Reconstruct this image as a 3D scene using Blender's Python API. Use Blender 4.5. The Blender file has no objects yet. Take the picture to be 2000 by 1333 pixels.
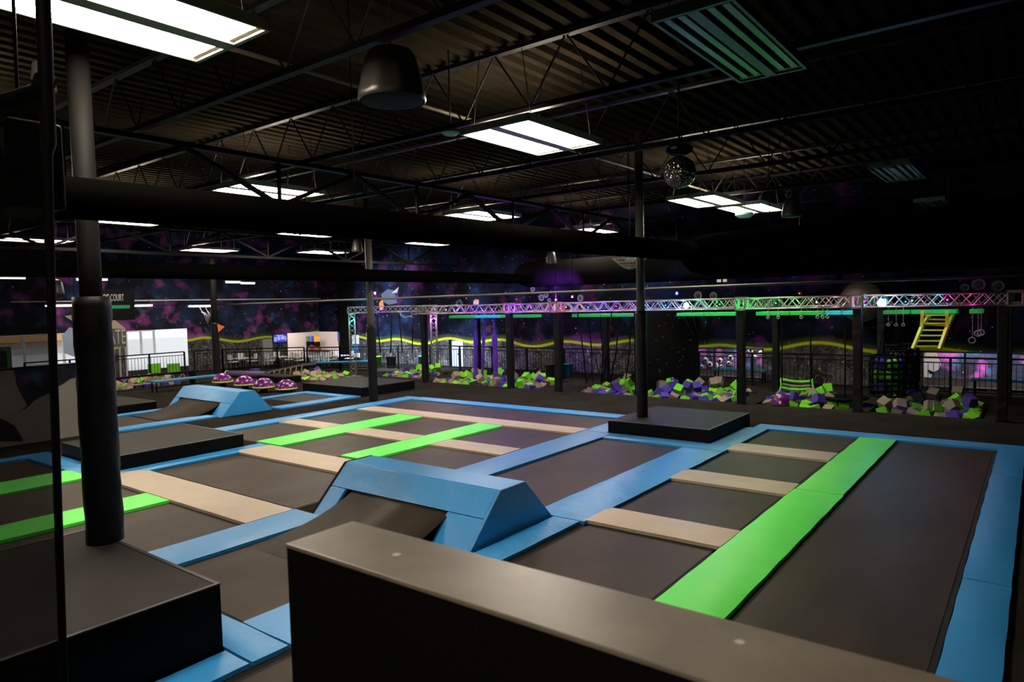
import bpy, math, random
from mathutils import Vector, Matrix
R = math.radians
random.seed(7)
S = bpy.context.scene
COL = S.collection

# ------------------------------------------------------------ camera
FPX, YAW, PITCH, ROLL, H = 1347.63, .654938, .053769, -.0246077, 2.8
Fv = Vector((-math.sin(YAW)*math.cos(PITCH), math.cos(YAW)*math.cos(PITCH), -math.sin(PITCH)))
r0 = Vector((math.cos(YAW), math.sin(YAW), 0)); u0 = r0.cross(Fv)
Rv = r0*math.cos(ROLL) + u0*math.sin(ROLL); Uv = -r0*math.sin(ROLL) + u0*math.cos(ROLL)
cam = bpy.data.objects.new('camera', bpy.data.cameras.new('camera')); COL.objects.link(cam)
cam.matrix_world = Matrix(((Rv.x, Uv.x, -Fv.x, 0), (Rv.y, Uv.y, -Fv.y, 0), (Rv.z, Uv.z, -Fv.z, H), (0, 0, 0, 1)))
cam.data.sensor_width = 36; cam.data.lens = FPX*36/2000
cam.data.clip_start = .05; cam.data.clip_end = 300
cam.data.dof.use_dof = True; cam.data.dof.focus_distance = 9.0; cam.data.dof.aperture_fstop = 3.2
S.camera = cam

def ray(x, y): return Fv*FPX + Rv*(x-1000) - Uv*(y-666.5)
def GP(x, y, z=-.06):                     # the point at height z seen at (x, y)
    d = ray(x, y); return Vector((0, 0, H)) + d*((z-H)/d.z)
def PX(x, y, X): d = ray(x, y); return Vector((0, 0, H)) + d*(X/d.x)
def PY(x, y, Y): d = ray(x, y); return Vector((0, 0, H)) + d*(Y/d.y)

# ------------------------------------------------------------ world, exposure
S.view_settings.view_transform = 'Standard'; S.view_settings.look = 'None'
S.view_settings.exposure = 0; S.view_settings.gamma = 1; S.view_settings.use_curve_mapping = False
W = bpy.data.worlds.new('world'); S.world = W; W.use_nodes = True
W.node_tree.nodes['Background'].inputs[0].default_value = (.80, .84, .90, 1)
W.node_tree.nodes['Background'].inputs[1].default_value = 1.4

LAMP = 45.0          # brightness of the fluorescent tubes
ZF = -.06           # floor; pad tops lie at z = 0
CEIL = 6.5

# ------------------------------------------------------------ materials
def nodes(name):
    m = bpy.data.materials.new(name); m.use_nodes = True
    return m, m.node_tree, m.node_tree.nodes['Principled BSDF']
def mat(name, col, rough=.6, metal=0, spec=.5, noise=0, nscale=6, bump=0, bscale=20, bdist=.01, emis=None, es=0, sheen=0, stretch=None):
    m, t, b = nodes(name)
    b.inputs['Base Color'].default_value = (*col, 1); b.inputs['Roughness'].default_value = rough
    b.inputs['Metallic'].default_value = metal; b.inputs['Specular IOR Level'].default_value = spec
    if emis: b.inputs['Emission Color'].default_value = (*emis, 1); b.inputs['Emission Strength'].default_value = es
    if sheen: b.inputs['Sheen Weight'].default_value = sheen
    if noise or bump:
        tc = t.nodes.new('ShaderNodeTexCoord'); mp = t.nodes.new('ShaderNodeMapping')
        t.links.new(tc.outputs['Object'], mp.inputs[0])
        if stretch: mp.inputs['Scale'].default_value = stretch
    if noise:
        n = t.nodes.new('ShaderNodeTexNoise'); n.inputs['Scale'].default_value = nscale; n.inputs['Detail'].default_value = 6
        t.links.new(mp.outputs[0], n.inputs['Vector'])
        r = t.nodes.new('ShaderNodeMapRange'); r.inputs[1].default_value = .25; r.inputs[2].default_value = .75
        r.inputs[3].default_value = 1-noise; r.inputs[4].default_value = 1+noise
        t.links.new(n.outputs[0], r.inputs[0])
        x = t.nodes.new('ShaderNodeVectorMath'); x.operation = 'SCALE'; x.inputs[0].default_value = col
        t.links.new(r.outputs[0], x.inputs['Scale']); t.links.new(x.outputs[0], b.inputs['Base Color'])
    if bump:
        n = t.nodes.new('ShaderNodeTexNoise'); n.inputs['Scale'].default_value = bscale; n.inputs['Detail'].default_value = 3
        t.links.new(mp.outputs[0], n.inputs['Vector'])
        bp = t.nodes.new('ShaderNodeBump'); bp.inputs['Strength'].default_value = bump; bp.inputs['Distance'].default_value = bdist
        t.links.new(n.outputs[0], bp.inputs['Height']); t.links.new(bp.outputs[0], b.inputs['Normal'])
    return m
def emit(name, col, s):
    m, t, b = nodes(name); b.inputs['Base Color'].default_value = (*col, 1)
    b.inputs['Emission Color'].default_value = (*col, 1); b.inputs['Emission Strength'].default_value = s
    return m

M = {}
M['carpet'] = mat('black_carpet', (.025, .0225, .0185), .9, spec=0, noise=.25, nscale=1.2, bump=.3, bscale=160, bdist=.004)
M['deck_top'] = mat('grey_carpet_top', (.026, .023, .019), .6, spec=.12, noise=.12, nscale=2, bump=.25, bscale=55, bdist=.004)
M['bed'] = mat('trampoline_mesh', (.045, .032, .021), .5, spec=.12, noise=.35, nscale=1.6, bump=.15, bscale=30, bdist=.004, stretch=(1, .35, 1))
M['blue'] = mat('blue_vinyl', (.030, .285, .64), .42, noise=.06, nscale=2, bump=.35, bscale=3.2, bdist=.02, stretch=(1, 1, 1))
M['blue_wrinkle'] = mat('blue_vinyl_wrinkled', (.030, .285, .64), .38, noise=.06, nscale=2, bump=.5, bscale=2.6, bdist=.035, stretch=(1.2, 1.6, .35))
M['green'] = mat('green_vinyl', (.11, .93, .080), .45, noise=.05, nscale=2, bump=.3, bscale=3, bdist=.02)
M['beige'] = mat('beige_vinyl', (.49, .40, .29), .5, noise=.06, nscale=3, bump=.25, bscale=3, bdist=.015)
M['black'] = mat('black_paint', (.0045, .0045, .0045), .55, spec=.06)
M['blackvinyl'] = mat('black_vinyl', (.0045, .0045, .005), .5, spec=.25, bump=.7, bscale=4, bdist=.03, stretch=(1, 1, .8))
M['platform_side'] = mat('black_panel', (.0045, .0042, .004), .5, spec=.08)
M['steel_black'] = mat('black_steel', (.004, .004, .004), .5, spec=.12)
M['column'] = mat('dark_grey_column', (.007, .0065, .0058), .55, spec=.06)
M['column_lit'] = mat('column_lit_tone', (.085, .078, .066), .5, spec=.3)  # lit copy of the column colour, lamp light on these posts painted in
M['deckmetal'] = mat('dark_roof_metal', (.014, .011, .0072), .7, spec=0, noise=.2, nscale=1)
M['duct'] = mat('black_duct', (.0016, .0015, .0012), .8, spec=0)
M['duct_far'] = mat('black_duct_far', (.006, .0055, .005), .7, spec=0)  # same paint as the other ducts, lightened so the violet glow shows
M['fix'] = mat('light_housing', (.35, .32, .26), .5)
M['fixoff'] = mat('light_housing_unlit', (.12, .15, .13), .5)
M['reflector'] = mat('light_reflector', (.62, .60, .52), .35)
M['tube'] = emit('fluorescent_tube', (1.0, .885, .74), LAMP)
M['tube_dim'] = emit('strip_tube', (1.0, .93, .84), 12.0)
M['tubeoff'] = mat('unlit_tube', (.20, .28, .235), .3)
M['alu'] = mat('aluminium', (.27, .25, .23), .42, metal=.35)
M['purple'] = mat('purple_foam', (.060, .025, .26), .8)
M['cubegreen'] = mat('green_foam', (.16, .58, .010), .8)
M['tan'] = mat('tan_foam', (.24, .18, .12), .8)
M['darkfoam'] = mat('dark_brown_foam', (.035, .022, .018), .8)
M['yellow'] = mat('yellow_paint', (.60, .56, .02), .45)
M['limeline'] = mat('lime_rim', (.60, .75, .02), .5)
M['benchblue'] = mat('bench_blue', (.015, .19, .36), .4)
M['white'] = mat('white_paint', (.75, .75, .75), .5)
M['wood'] = mat('pale_wood', (.42, .34, .23), .55)
M['purplesilk'] = mat('purple_silk', (.09, .02, .30), .6)
M['orange'] = mat('orange_paint', (.80, .16, .03), .6)
M['greypaint'] = mat('grey_paint', (.30, .30, .30), .6)
M['winframe'] = mat('window_frame', (.04, .05, .05), .4)
M['cream'] = mat('cream_wall', (.62, .54, .50), .8)
M['darkgap'] = mat('dark_foundation', (.006, .006, .006), .9)
def cap_material():
    m, t, b = nodes('worn_grey_cap'); N = t.nodes; L = t.links
    tc = N.new('ShaderNodeTexCoord')
    n = N.new('ShaderNodeTexNoise'); n.inputs['Scale'].default_value = 5; n.inputs['Detail'].default_value = 4; L.new(tc.outputs['Object'], n.inputs['Vector'])
    cr = N.new('ShaderNodeValToRGB'); cr.color_ramp.elements[0].color = (.15, .126, .095, 1); cr.color_ramp.elements[1].color = (.20, .168, .128, 1)
    cr.color_ramp.elements[0].position = .35; cr.color_ramp.elements[1].position = .7; L.new(n.outputs[0], cr.inputs[0])
    v = N.new('ShaderNodeTexVoronoi'); v.inputs['Scale'].default_value = 5.5; L.new(tc.outputs['Object'], v.inputs['Vector'])
    s = N.new('ShaderNodeMapRange'); s.inputs[1].default_value = .10; s.inputs[2].default_value = .07; L.new(v.outputs['Distance'], s.inputs[0])
    c = N.new('ShaderNodeSeparateColor'); L.new(v.outputs['Color'], c.inputs[0])
    g = N.new('ShaderNodeMath'); g.operation = 'GREATER_THAN'; g.inputs[1].default_value = .82; L.new(c.outputs[0], g.inputs[0])
    mu = N.new('ShaderNodeMath'); mu.operation = 'MULTIPLY'; L.new(s.outputs[0], mu.inputs[0]); L.new(g.outputs[0], mu.inputs[1])
    mx = N.new('ShaderNodeMix'); mx.data_type = 'RGBA'; L.new(mu.outputs[0], mx.inputs[0]); L.new(cr.outputs[0], mx.inputs[6]); mx.inputs[7].default_value = (.6, .53, .42, 1)
    L.new(mx.outputs[2], b.inputs['Base Color']); b.inputs['Roughness'].default_value = .38
    return m
M['cap'] = cap_material()
def glass():
    m = bpy.data.materials.new('window_glass'); m.use_nodes = True; t = m.node_tree; t.nodes.clear()
    o = t.nodes.new('ShaderNodeOutputMaterial'); mx = t.nodes.new('ShaderNodeMixShader'); tr = t.nodes.new('ShaderNodeBsdfTransparent'); gl = t.nodes.new('ShaderNodeBsdfGlossy')
    gl.inputs['Roughness'].default_value = .02; mx.inputs[0].default_value = .06
    t.links.new(tr.outputs[0], mx.inputs[1]); t.links.new(gl.outputs[0], mx.inputs[2]); t.links.new(mx.outputs[0], o.inputs[0]); return m
M['glass'] = glass()
def net(name, col, a):
    m = bpy.data.materials.new(name); m.use_nodes = True; t = m.node_tree; t.nodes.clear()
    o = t.nodes.new('ShaderNodeOutputMaterial'); mx = t.nodes.new('ShaderNodeMixShader'); tr = t.nodes.new('ShaderNodeBsdfTransparent'); df = t.nodes.new('ShaderNodeBsdfDiffuse')
    df.inputs[0].default_value = (*col, 1); mx.inputs[0].default_value = a
    t.links.new(tr.outputs[0], mx.inputs[1]); t.links.new(df.outputs[0], mx.inputs[2]); t.links.new(mx.outputs[0], o.inputs[0]); return m
M['net'] = net('black_netting', (.005, .0048, .0045), .62)

def mural(name, axis, h0=1.1, amp=.12, lower=True, pink=1.0, stars=1.0, bright=.42):
    """galaxy mural over grey rock with a lime horizon line"""
    m, t, b = nodes(name); N = t.nodes; L = t.links
    def math_(op, a, c=None, cl=False):
        n = N.new('ShaderNodeMath'); n.operation = op; n.use_clamp = cl
        for i, v in enumerate((a, c)):
            if v is None: continue
            if isinstance(v, (int, float)): n.inputs[i].default_value = v
            else: L.new(v, n.inputs[i])
        return n.outputs[0]
    def mix(f, a, c):
        n = N.new('ShaderNodeMix'); n.data_type = 'RGBA'; n.clamp_factor = True
        for i, v in ((0, f), (6, a), (7, c)):
            if isinstance(v, tuple): n.inputs[i].default_value = (*v, 1)
            elif isinstance(v, (int, float)): n.inputs[i].default_value = v
            else: L.new(v, n.inputs[i])
        return n.outputs[2]
    def ramp(v, a, c):
        n = N.new('ShaderNodeMapRange'); L.new(v, n.inputs[0]); n.inputs[1].default_value = a; n.inputs[2].default_value = c; return n.outputs[0]
    def noise(sc, det=5, off=0, dist=0):
        mp = N.new('ShaderNodeMapping'); mp.inputs['Location'].default_value = (off, off*1.7, off*.6); L.new(tc.outputs['Object'], mp.inputs[0])
        n = N.new('ShaderNodeTexNoise'); n.inputs['Scale'].default_value = sc; n.inputs['Detail'].default_value = det; n.inputs['Distortion'].default_value = dist
        L.new(mp.outputs[0], n.inputs['Vector']); return n.outputs[0]
    tc = N.new('ShaderNodeTexCoord'); sp = N.new('ShaderNodeSeparateXYZ'); L.new(tc.outputs['Object'], sp.inputs[0])
    a = sp.outputs[axis]; z = sp.outputs[2]
    w = math_('ADD', math_('MULTIPLY', math_('SINE', math_('MULTIPLY', a, 1.9)), amp), math_('MULTIPLY', math_('SINE', math_('MULTIPLY', a, .83)), amp*.7))
    d = math_('SUBTRACT', z, math_('ADD', w, h0))
    k = bright
    base = mix(ramp(noise(.9, 6, 3), .45, .68), (.016*k, .017*k, .024*k), (.03*k, .045*k, .11*k))
    base = mix(math_('MULTIPLY', ramp(noise(1.3, 6, 11), .54, .74), .8*pink), base, (.30*k, .06*k, .26*k))
    base = mix(math_('MULTIPLY', ramp(noise(1.6, 6, 23), .58, .74), .7), base, (.04*k, .13*k, .26*k))
    for sc, rad, p, col in ((3.0, .11, .6, (.60, .64, .70)), (7.5, .12, .62, (.7, .75, .85))):
        v = N.new('ShaderNodeTexVoronoi'); v.inputs['Scale'].default_value = sc; L.new(tc.outputs['Object'], v.inputs['Vector'])
        c = N.new('ShaderNodeSeparateColor'); L.new(v.outputs['Color'], c.inputs[0])
        rr = math_('MULTIPLY', c.outputs[1], rad)
        f = math_('MULTIPLY', math_('LESS_THAN', v.outputs['Distance'], rr), math_('GREATER_THAN', c.outputs[0], p))
        base = mix(math_('MULTIPLY', f, stars*.85), base, col)
    if lower:
        rock = mix(ramp(noise(3, 6, 5), .35, .7), (.03, .029, .027), (.12, .117, .113))
        ln = math_('ABSOLUTE', math_('SUBTRACT', noise(1.8, 2, 7, 1.6), .5))
        rock = mix(ramp(ln, .012, .004), rock, (.30, .30, .29))
        ln2 = math_('ABSOLUTE', math_('SUBTRACT', noise(2.6, 2, 9, 2.2), .52))
        rock = mix(ramp(ln2, .014, .006), rock, (.03, .03, .03))
        glow = math_('MULTIPLY', ramp(d, .30, .0), .25)
        base = mix(glow, base, (.25, .42, .05))
        col = mix(math_('GREATER_THAN', d, 0.0), rock, base)
        band = ramp(math_('ABSOLUTE', math_('SUBTRACT', d, .035)), .075, .025)
        col = mix(band, col, (.50, .60, .02))
    else: col = base
    L.new(col, b.inputs['Base Color']); b.inputs['Roughness'].default_value = .8; b.inputs['Specular IOR Level'].default_value = 0
    return m
M['mural_back'] = mural('galaxy_mural_back', 0, 1.08, .10)
M['mural_left'] = mural('galaxy_mural_left', 1, 1.33, .10, pink=1.5, bright=1.0)
M['mural_room'] = mural('galaxy_mural_room', 0, 0, 0, lower=False, pink=1.6, stars=.9, bright=3.6)
M['mural_dark'] = mural('galaxy_mural_dark', 1, 0, 0, lower=False, bright=.9)

# ------------------------------------------------------------ mesh helpers
class MB:
    def __init__(s): s.v = []; s.f = []; s.smooth = []
    def add(s, vs, fs, sm=False):
        o = len(s.v); s.v += [tuple(v) for v in vs]; s.f += [tuple(i+o for i in f) for f in fs]; s.smooth += [sm]*len(fs); return s
    def box(s, x0, x1, y0, y1, z0, z1):
        v = [(x, y, z) for z in (z0, z1) for y in (y0, y1) for x in (x0, x1)]
        return s.add(v, [(0, 2, 3, 1), (4, 5, 7, 6), (0, 1, 5, 4), (2, 6, 7, 3), (0, 4, 6, 2), (1, 3, 7, 5)])
    def hexa(s, b, t):                       # bottom ring (4, ccw) and top ring
        n = len(b); v = list(b)+list(t)
        f = [tuple(range(n-1, -1, -1)), tuple(range(n, 2*n))]+[(i, (i+1) % n, n+(i+1) % n, n+i) for i in range(n)]
        return s.add(v, f)
    def bar(s, p, q, w, h=None, up=(0, 0, 1)):
        p, q = Vector(p), Vector(q); d = (q-p).normalized(); up = Vector(up)
        if abs(d.dot(up)) > .98: up = Vector((1, 0, 0))
        a = d.cross(up).normalized()*(w/2); c = a.cross(d).normalized()*((h or w)/2)
        return s.hexa([p-a-c, p+a-c, p+a+c, p-a+c], [q-a-c, q+a-c, q+a+c, q-a+c])
    def tube(s, pts, r, n=8, cap=True):
        pts = [Vector(p) for p in pts]; m = len(pts); rs = r if isinstance(r, (list, tuple)) else [r]*m; vs = []
        prev = None
        for i, p in enumerate(pts):
            d = (pts[min(i+1, m-1)]-pts[max(i-1, 0)]).normalized()
            u = prev if prev else (Vector((0, 0, 1)) if abs(d.z) < .9 else Vector((1, 0, 0)))
            a = d.cross(u).normalized(); c = a.cross(d).normalized(); prev = c
            vs += [p+(a*math.cos(2*math.pi*k/n)+c*math.sin(2*math.pi*k/n))*rs[i] for k in range(n)]
        fs = [(i*n+k, i*n+(k+1) % n, (i+1)*n+(k+1) % n, (i+1)*n+k) for i in range(m-1) for k in range(n)]
        s.add(vs, fs, True)
        if cap: s.f += [tuple(len(s.v)-m*n+k for k in range(n-1, -1, -1)), tuple(len(s.v)-n+k for k in range(n))]; s.smooth += [False]*2
        return s
    def lathe(s, prof, c=(0, 0, 0), n=20, axis=2):
        vs = []
        for r, z in prof:
            for k in range(n):
                a = 2*math.pi*k/n; p = [r*math.cos(a), r*math.sin(a)]; q = [0, 0, 0]
                q[axis] = z; q[(axis+1) % 3] = p[0]; q[(axis+2) % 3] = p[1]
                vs.append((q[0]+c[0], q[1]+c[1], q[2]+c[2]))
        fs = [(i*n+k, i*n+(k+1) % n, (i+1)*n+(k+1) % n, (i+1)*n+k) for i in range(len(prof)-1) for k in range(n)]
        s.add(vs, fs, True)
        return s
    def build(s, name, m, parent=None, bevel=0, loc=None):
        me = bpy.data.meshes.new(name); me.from_pydata(s.v, [], s.f)
        me.polygons.foreach_set('use_smooth', s.smooth); me.materials.append(m); me.update()
        o = bpy.data.objects.new(name, me); COL.objects.link(o)
        if parent: o.parent = parent
        if loc: o.location = loc
        if bevel:
            b = o.modifiers.new('bevel', 'BEVEL'); b.width = bevel; b.segments = 3; b.limit_method = 'ANGLE'; b.harden_normals = False
        return o
def tag(o, label=None, cat=None, group=None, kind=None):
    if label: o['label'] = label
    if cat: o['category'] = cat
    if group: o['group'] = group
    if kind: o['kind'] = kind
    return o
def thing(name, label, cat, loc=(0, 0, 0), group=None, rz=0):
    o = bpy.data.objects.new(name, None); COL.objects.link(o); o.location = loc; o.rotation_euler = (0, 0, rz); o.empty_display_size = .1
    return tag(o, label, cat, group)
def kids(o, allo=None): return [c for c in list(COL.objects) if c.parent == o]
def dup(src, loc, label=None, rz=None, group=None):
    r = src.copy(); COL.objects.link(r); r.location = loc
    if rz is not None: r.rotation_euler = (0, 0, rz)
    if label: r['label'] = label
    if group: r['group'] = group
    for ch in kids(src):
        c = ch.copy(); COL.objects.link(c); c.parent = r
        for g in kids(ch): d = g.copy(); COL.objects.link(d); d.parent = c
    return r
def struct(name, mb, m): return tag(mb.build(name, m), kind='structure')
def text(name, body, m, size, loc, rot, parent=None, depth=.005):
    c = bpy.data.curves.new(name, 'FONT'); c.body = body; c.size = size; c.extrude = depth; c.align_x = 'CENTER'; c.align_y = 'CENTER'
    t = bpy.data.objects.new('tmp', c); COL.objects.link(t)
    me = bpy.data.meshes.new_from_object(t); bpy.data.objects.remove(t); me.materials.clear(); me.materials.append(m); me.name = name
    o = bpy.data.objects.new(name, me); COL.objects.link(o); o.location = loc; o.rotation_euler = rot
    if parent: o.parent = parent
    return o

# ------------------------------------------------------------ room shell
PITS = [(-29.6, -27.3, 10.2, 14.0), (-24.9, -22.7, 16.9, 19.0), (-21.9, -19.6, 19.3, 21.3), (-18.3, -13.5, 18.6, 21.0),
        (-11.8, -6.75, 18.65, 21.1), (-6.1, -3.85, 18.65, 20.9), (-3.35, -1.0, 18.65, 21.3)]
def plate_with_holes(mb, x0, x1, y0, y1, z0, z1, holes):
    xs = sorted({x0, x1, *[h[0] for h in holes], *[h[1] for h in holes]}); ys = sorted({y0, y1, *[h[2] for h in holes], *[h[3] for h in holes]})
    for i in range(len(xs)-1):
        run = None
        for j in range(len(ys)-1):
            cx, cy = (xs[i]+xs[i+1])/2, (ys[j]+ys[j+1])/2
            hole = any(h[0] < cx < h[1] and h[2] < cy < h[3] for h in holes)
            if not hole: run = (run[0], ys[j+1]) if run else (ys[j], ys[j+1])
            if (hole or j == len(ys)-2) and run: mb.box(xs[i], xs[i+1], run[0], run[1], z0, z1); run = None
mb = MB(); plate_with_holes(mb, -36, 4, -5, 27.5, -.5, ZF, PITS)
struct('floor', mb, M['carpet'])
mb = MB()
for h in PITS: mb.box(h[0], h[1], h[2], h[3], -.56, -.5)
struct('floor_pits', mb, M['darkgap'])

# corrugated roof deck, flutes run along Y
mb = MB(); x = -33.; pr = []
while x < 4: pr += [(x, 0), (x+.13, 0), (x+.17, .10), (x+.26, .10)]; x += .30
pr.append((x, 0)); vs = [(a, y, CEIL+z) for y in (-5, 25) for a, z in pr] ; n = len(pr)
mb.add(vs, [(i, n+i, n+i+1, i+1) for i in range(n-1)]); mb.box(-33.5, 4.5, -5.5, 25.5, CEIL+.12, CEIL+.3)
struct('ceiling', mb, M['deckmetal'])

def wall(name, axis, c, t, a0, a1, z0, z1, holes, m):
    """wall plane at coordinate c, thickness t away from the room, spans a0..a1, z0..z1"""
    mb = MB(); As = sorted({a0, a1, *[h[0] for h in holes], *[h[1] for h in holes]}); Zs = sorted({z0, z1, *[h[2] for h in holes], *[h[3] for h in holes]})
    for i in range(len(As)-1):
        for j in range(len(Zs)-1):
            ca, cz = (As[i]+As[i+1])/2, (Zs[j]+Zs[j+1])/2
            if any(h[0] < ca < h[1] and h[2] < cz < h[3] for h in holes): continue
            if axis == 'x': mb.box(min(c, c+t), max(c, c+t), As[i], As[i+1], Zs[j], Zs[j+1])
            else: mb.box(As[i], As[i+1], min(c, c+t), max(c, c+t), Zs[j], Zs[j+1])
    return struct(name, mb, m)
YB = 24.0; XL = -32.0
WIN_BACK = [(-10.1, -7.55, .0, 1.06), (-2.85, .6, -.02, 1.08)]
wall('wall_back', 'y', YB, .2, -29.2, 4, ZF, CEIL+.1, WIN_BACK, M['mural_back'])
LEFT_HOLES = [(4.0, 12.0, .62, 2.05), (13.75, 16.6, ZF, 2.02), (21.95, 24.0, ZF, 1.52)]
wall('wall_left', 'x', XL, -.2, -5, 24.0, ZF, CEIL+.1, LEFT_HOLES, M['mural_left'])
wall('wall_right', 'x', 4, .2, -5, 24.2, ZF, CEIL+.1, [], M['black'])
wall('wall_front', 'y', -5, -.2, -32, 4, ZF, CEIL+.1, [], M['black'])
# party room seen through the low back windows
mb = MB(); mb.box(-12.5, 2.5, 27.3, 27.5, ZF, 2.4); mb.box(-12.5, -12.3, 24.2, 27.3, ZF, 2.4); mb.box(2.3, 2.5, 24.2, 27.3, ZF, 2.4)
struct('wall_party_room', mb, M['mural_room'])
mb = MB(); mb.box(-12.5, 2.5, 24.2, 27.5, 2.4, 2.5); struct('ceiling_party_room', mb, M['white'])
# snack bar recess in the far left corner
mb = MB(); mb.box(-35.2, -35.0, 21.5, 26, ZF, 2.4); mb.box(-35.2, -29.0, 26, 26.2, ZF, 2.4); mb.box(-35.2, -32.2, 21.3, 21.5, ZF, 2.4); mb.box(-29.2, -29.0, 24.2, 26, ZF, 2.4)
struct('wall_snack_bar', mb, M['cream'])
mb = MB(); mb.box(-35.2, -32.2, 21.3, 26.2, 2.4, 2.5); mb.box(-32.2, -29.0, 24.2, 26.2, 2.4, 2.5); struct('ceiling_snack_bar', mb, M['white'])
mb = MB(); mb.box(-32.2, -29.2, 24.0, 24.2, 1.52, CEIL+.1); mb.box(-30.35, -29.2, 24.0, 24.2, ZF, 1.52); struct('wall_corner', mb, M['mural_back'])
for k, (x, y) in enumerate(((-33.5, 23.5), (-31, 25.1))):
    f = MB().box(x-.6, x+.6, y-.3, y+.3, 2.36, 2.39).build('ceiling_panel_light', emit('warm_panel', (1, .93, .88), 42.0))
    tag(f, ('warm white ceiling panel over the snack bar popcorn side', 'warm white ceiling panel behind the snack bar back opening')[k], 'ceiling light')
for k, x in enumerate((-8.8, -1.2)):
    f = MB().box(x-.8, x+.8, 25.6, 26.0, 2.36, 2.39).build('ceiling_panel_light', emit('party_panel', (1, .93, .95), 60.0))
    tag(f, ('white ceiling panel in the party room behind the left mural window', 'white ceiling panel in the party room behind the right mural window')[k], 'ceiling light')

# windows of the back wall
def window(n, axis, c, a0, a1, z0, z1, mull, dark=M['winframe']):
    o = bpy.data.objects.new('window_%d' % n, None); COL.objects.link(o); tag(o, kind='structure')
    mb = MB(); w = .05
    def B(a, b_, z, zz, d0, d1):
        if axis == 'y': mb.box(a, b_, c+d0, c+d1, z, zz)
        else: mb.box(c-d1, c-d0, a, b_, z, zz)
    B(a0, a1, z1-w, z1, -.03, .1); B(a0, a1, z0, z0+w, -.03, .1); B(a0, a0+w, z0, z1, -.03, .1); B(a1-w, a1, z0, z1, -.03, .1)
    for q in mull: B(q-w*.6, q+w*.6, z0+w, z1-w, -.03, .1)
    mb.build('window_frame', dark, o)
    g = MB()
    if axis == 'y': g.box(a0+w, a1-w, c+.05, c+.06, z0+w, z1-w)
    else: g.box(c-.06, c-.05, a0+w, a1-w, z0+w, z1-w)
    g.build('window_pane', M['glass'], o)
window(1, 'y', YB, -10.1, -7.55, .0, 1.06, (-9.3,))
window(2, 'y', YB, -2.85, .6, -.02, 1.08, (-1.75,))
window(3, 'x', XL, 4.0, 12.0, .62, 2.05, (5.5, 7, 8.5, 9.9, 11.3), M['white'])
window(4, 'x', XL, 13.75, 15.0, .9, 2.02, (14.4,), M['white'])

# low partition with a torn-paper galaxy painting, between the columns at the left
mb = MB(); mb.box(-18.15, -18.0, -2, 6.68, ZF, 1.62); struct('wall_partition', mb, mat('partition_grey', (.17, .155, .135), .7, noise=.06))
mb = MB(); mb.box(-18.17, -17.98, -2, 6.70, 1.62, 1.66); struct('trim_1', mb, M['black'])
def decal_x(name, pts, X, m, parent, th=.012):
    v = [(X, p[0], p[1]) for p in pts]; w = [(X+th, p[0], p[1]) for p in pts]
    return MB().hexa(v, w).build(name, m, parent)
def decal_y(name, pts, Y, m, parent, th=.012):
    v = [(p[0], Y, p[1]) for p in pts]; w = [(p[0], Y-th, p[1]) for p in pts]
    return MB().hexa(v, w).build(name, m, parent)
t = thing('galaxy_painting', 'torn black galaxy shape painted across the top of the low grey partition', 'mural', (-18, 5.8, 1))
def px2(pl, X): return [(PX(a, b, X).y, PX(a, b, X).z) for a, b in pl]
def rel(pts): return [(a-5.8, b-1) for a, b in pts]
decal_x('night_patch', rel(px2([(25, 719), (30, 735), (32, 752), (50, 785), (54, 796), (72, 778), (96, 768), (104, 760), (120, 752), (138, 740), (151, 738), (151, 712)], -18)), 0, M['mural_dark'], t)
decal_x('night_patch', rel(px2([(0, 818), (0, 862), (45, 862), (40, 850), (28, 832), (15, 824)], -18)), 0, M['mural_dark'], t)
decal_x('crack', rel(px2([(54, 796), (50, 795), (38, 806), (43, 801)], -18)), 0, M['black'], t)

# parapet wall the picture is taken over
t = thing('parapet_wall', 'black half wall with worn grey cap in the right foreground', 'half wall', (0, 1.5, 0))
MB().box(-2.04, 3.95, -.138, .148, ZF, 1.985).build('wall_body', M['black'], t)
MB().box(-2.045, 3.95, -.142, .152, 1.985, 2.0).build('wall_cap', M['cap'], t, bevel=.004)
# ------------------------------------------------------------ roof structure
ords = ['nearest the camera', 'second from the camera', 'third from the camera', 'fourth from the camera', 'fifth from the camera', 'sixth from the camera', 'farthest, close to the back wall']
t = thing('roof_joist', '', 'roof joist', (0, 1.7, 5.5), 'black open-web joists under the metal roof')
zc = .93
MB().bar((-31.9, 0, .03), (3.9, 0, .03), .10, .06).bar((-31.9, -.028, .06), (3.9, -.028, .06), .012, .05).bar((-31.9, .028, .06), (3.9, .028, .06), .012, .05).build('bottom_chord', M['steel_black'], t)
MB().bar((-31.9, 0, zc), (3.9, 0, zc), .12, .06).build('top_chord', M['steel_black'], t)
mb = MB(); x = -31.8; up = True
while x < 3.3:
    mb.tube([(x, 0, .05 if up else zc), (x+.62, 0, zc if up else .05)], .014, 6, False); x += .62; up = not up
mb.build('web_rods', M['steel_black'], t)
J = [1.7, 4.93, 8.05, 11.4, 14.6, 18.0, 21.3]
t['label'] = 'black open-web roof joist, '+ords[0]
for i, y in enumerate(J[1:]): dup(t, (0, y, 5.5), 'black open-web roof joist, '+ords[i+1])
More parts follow.
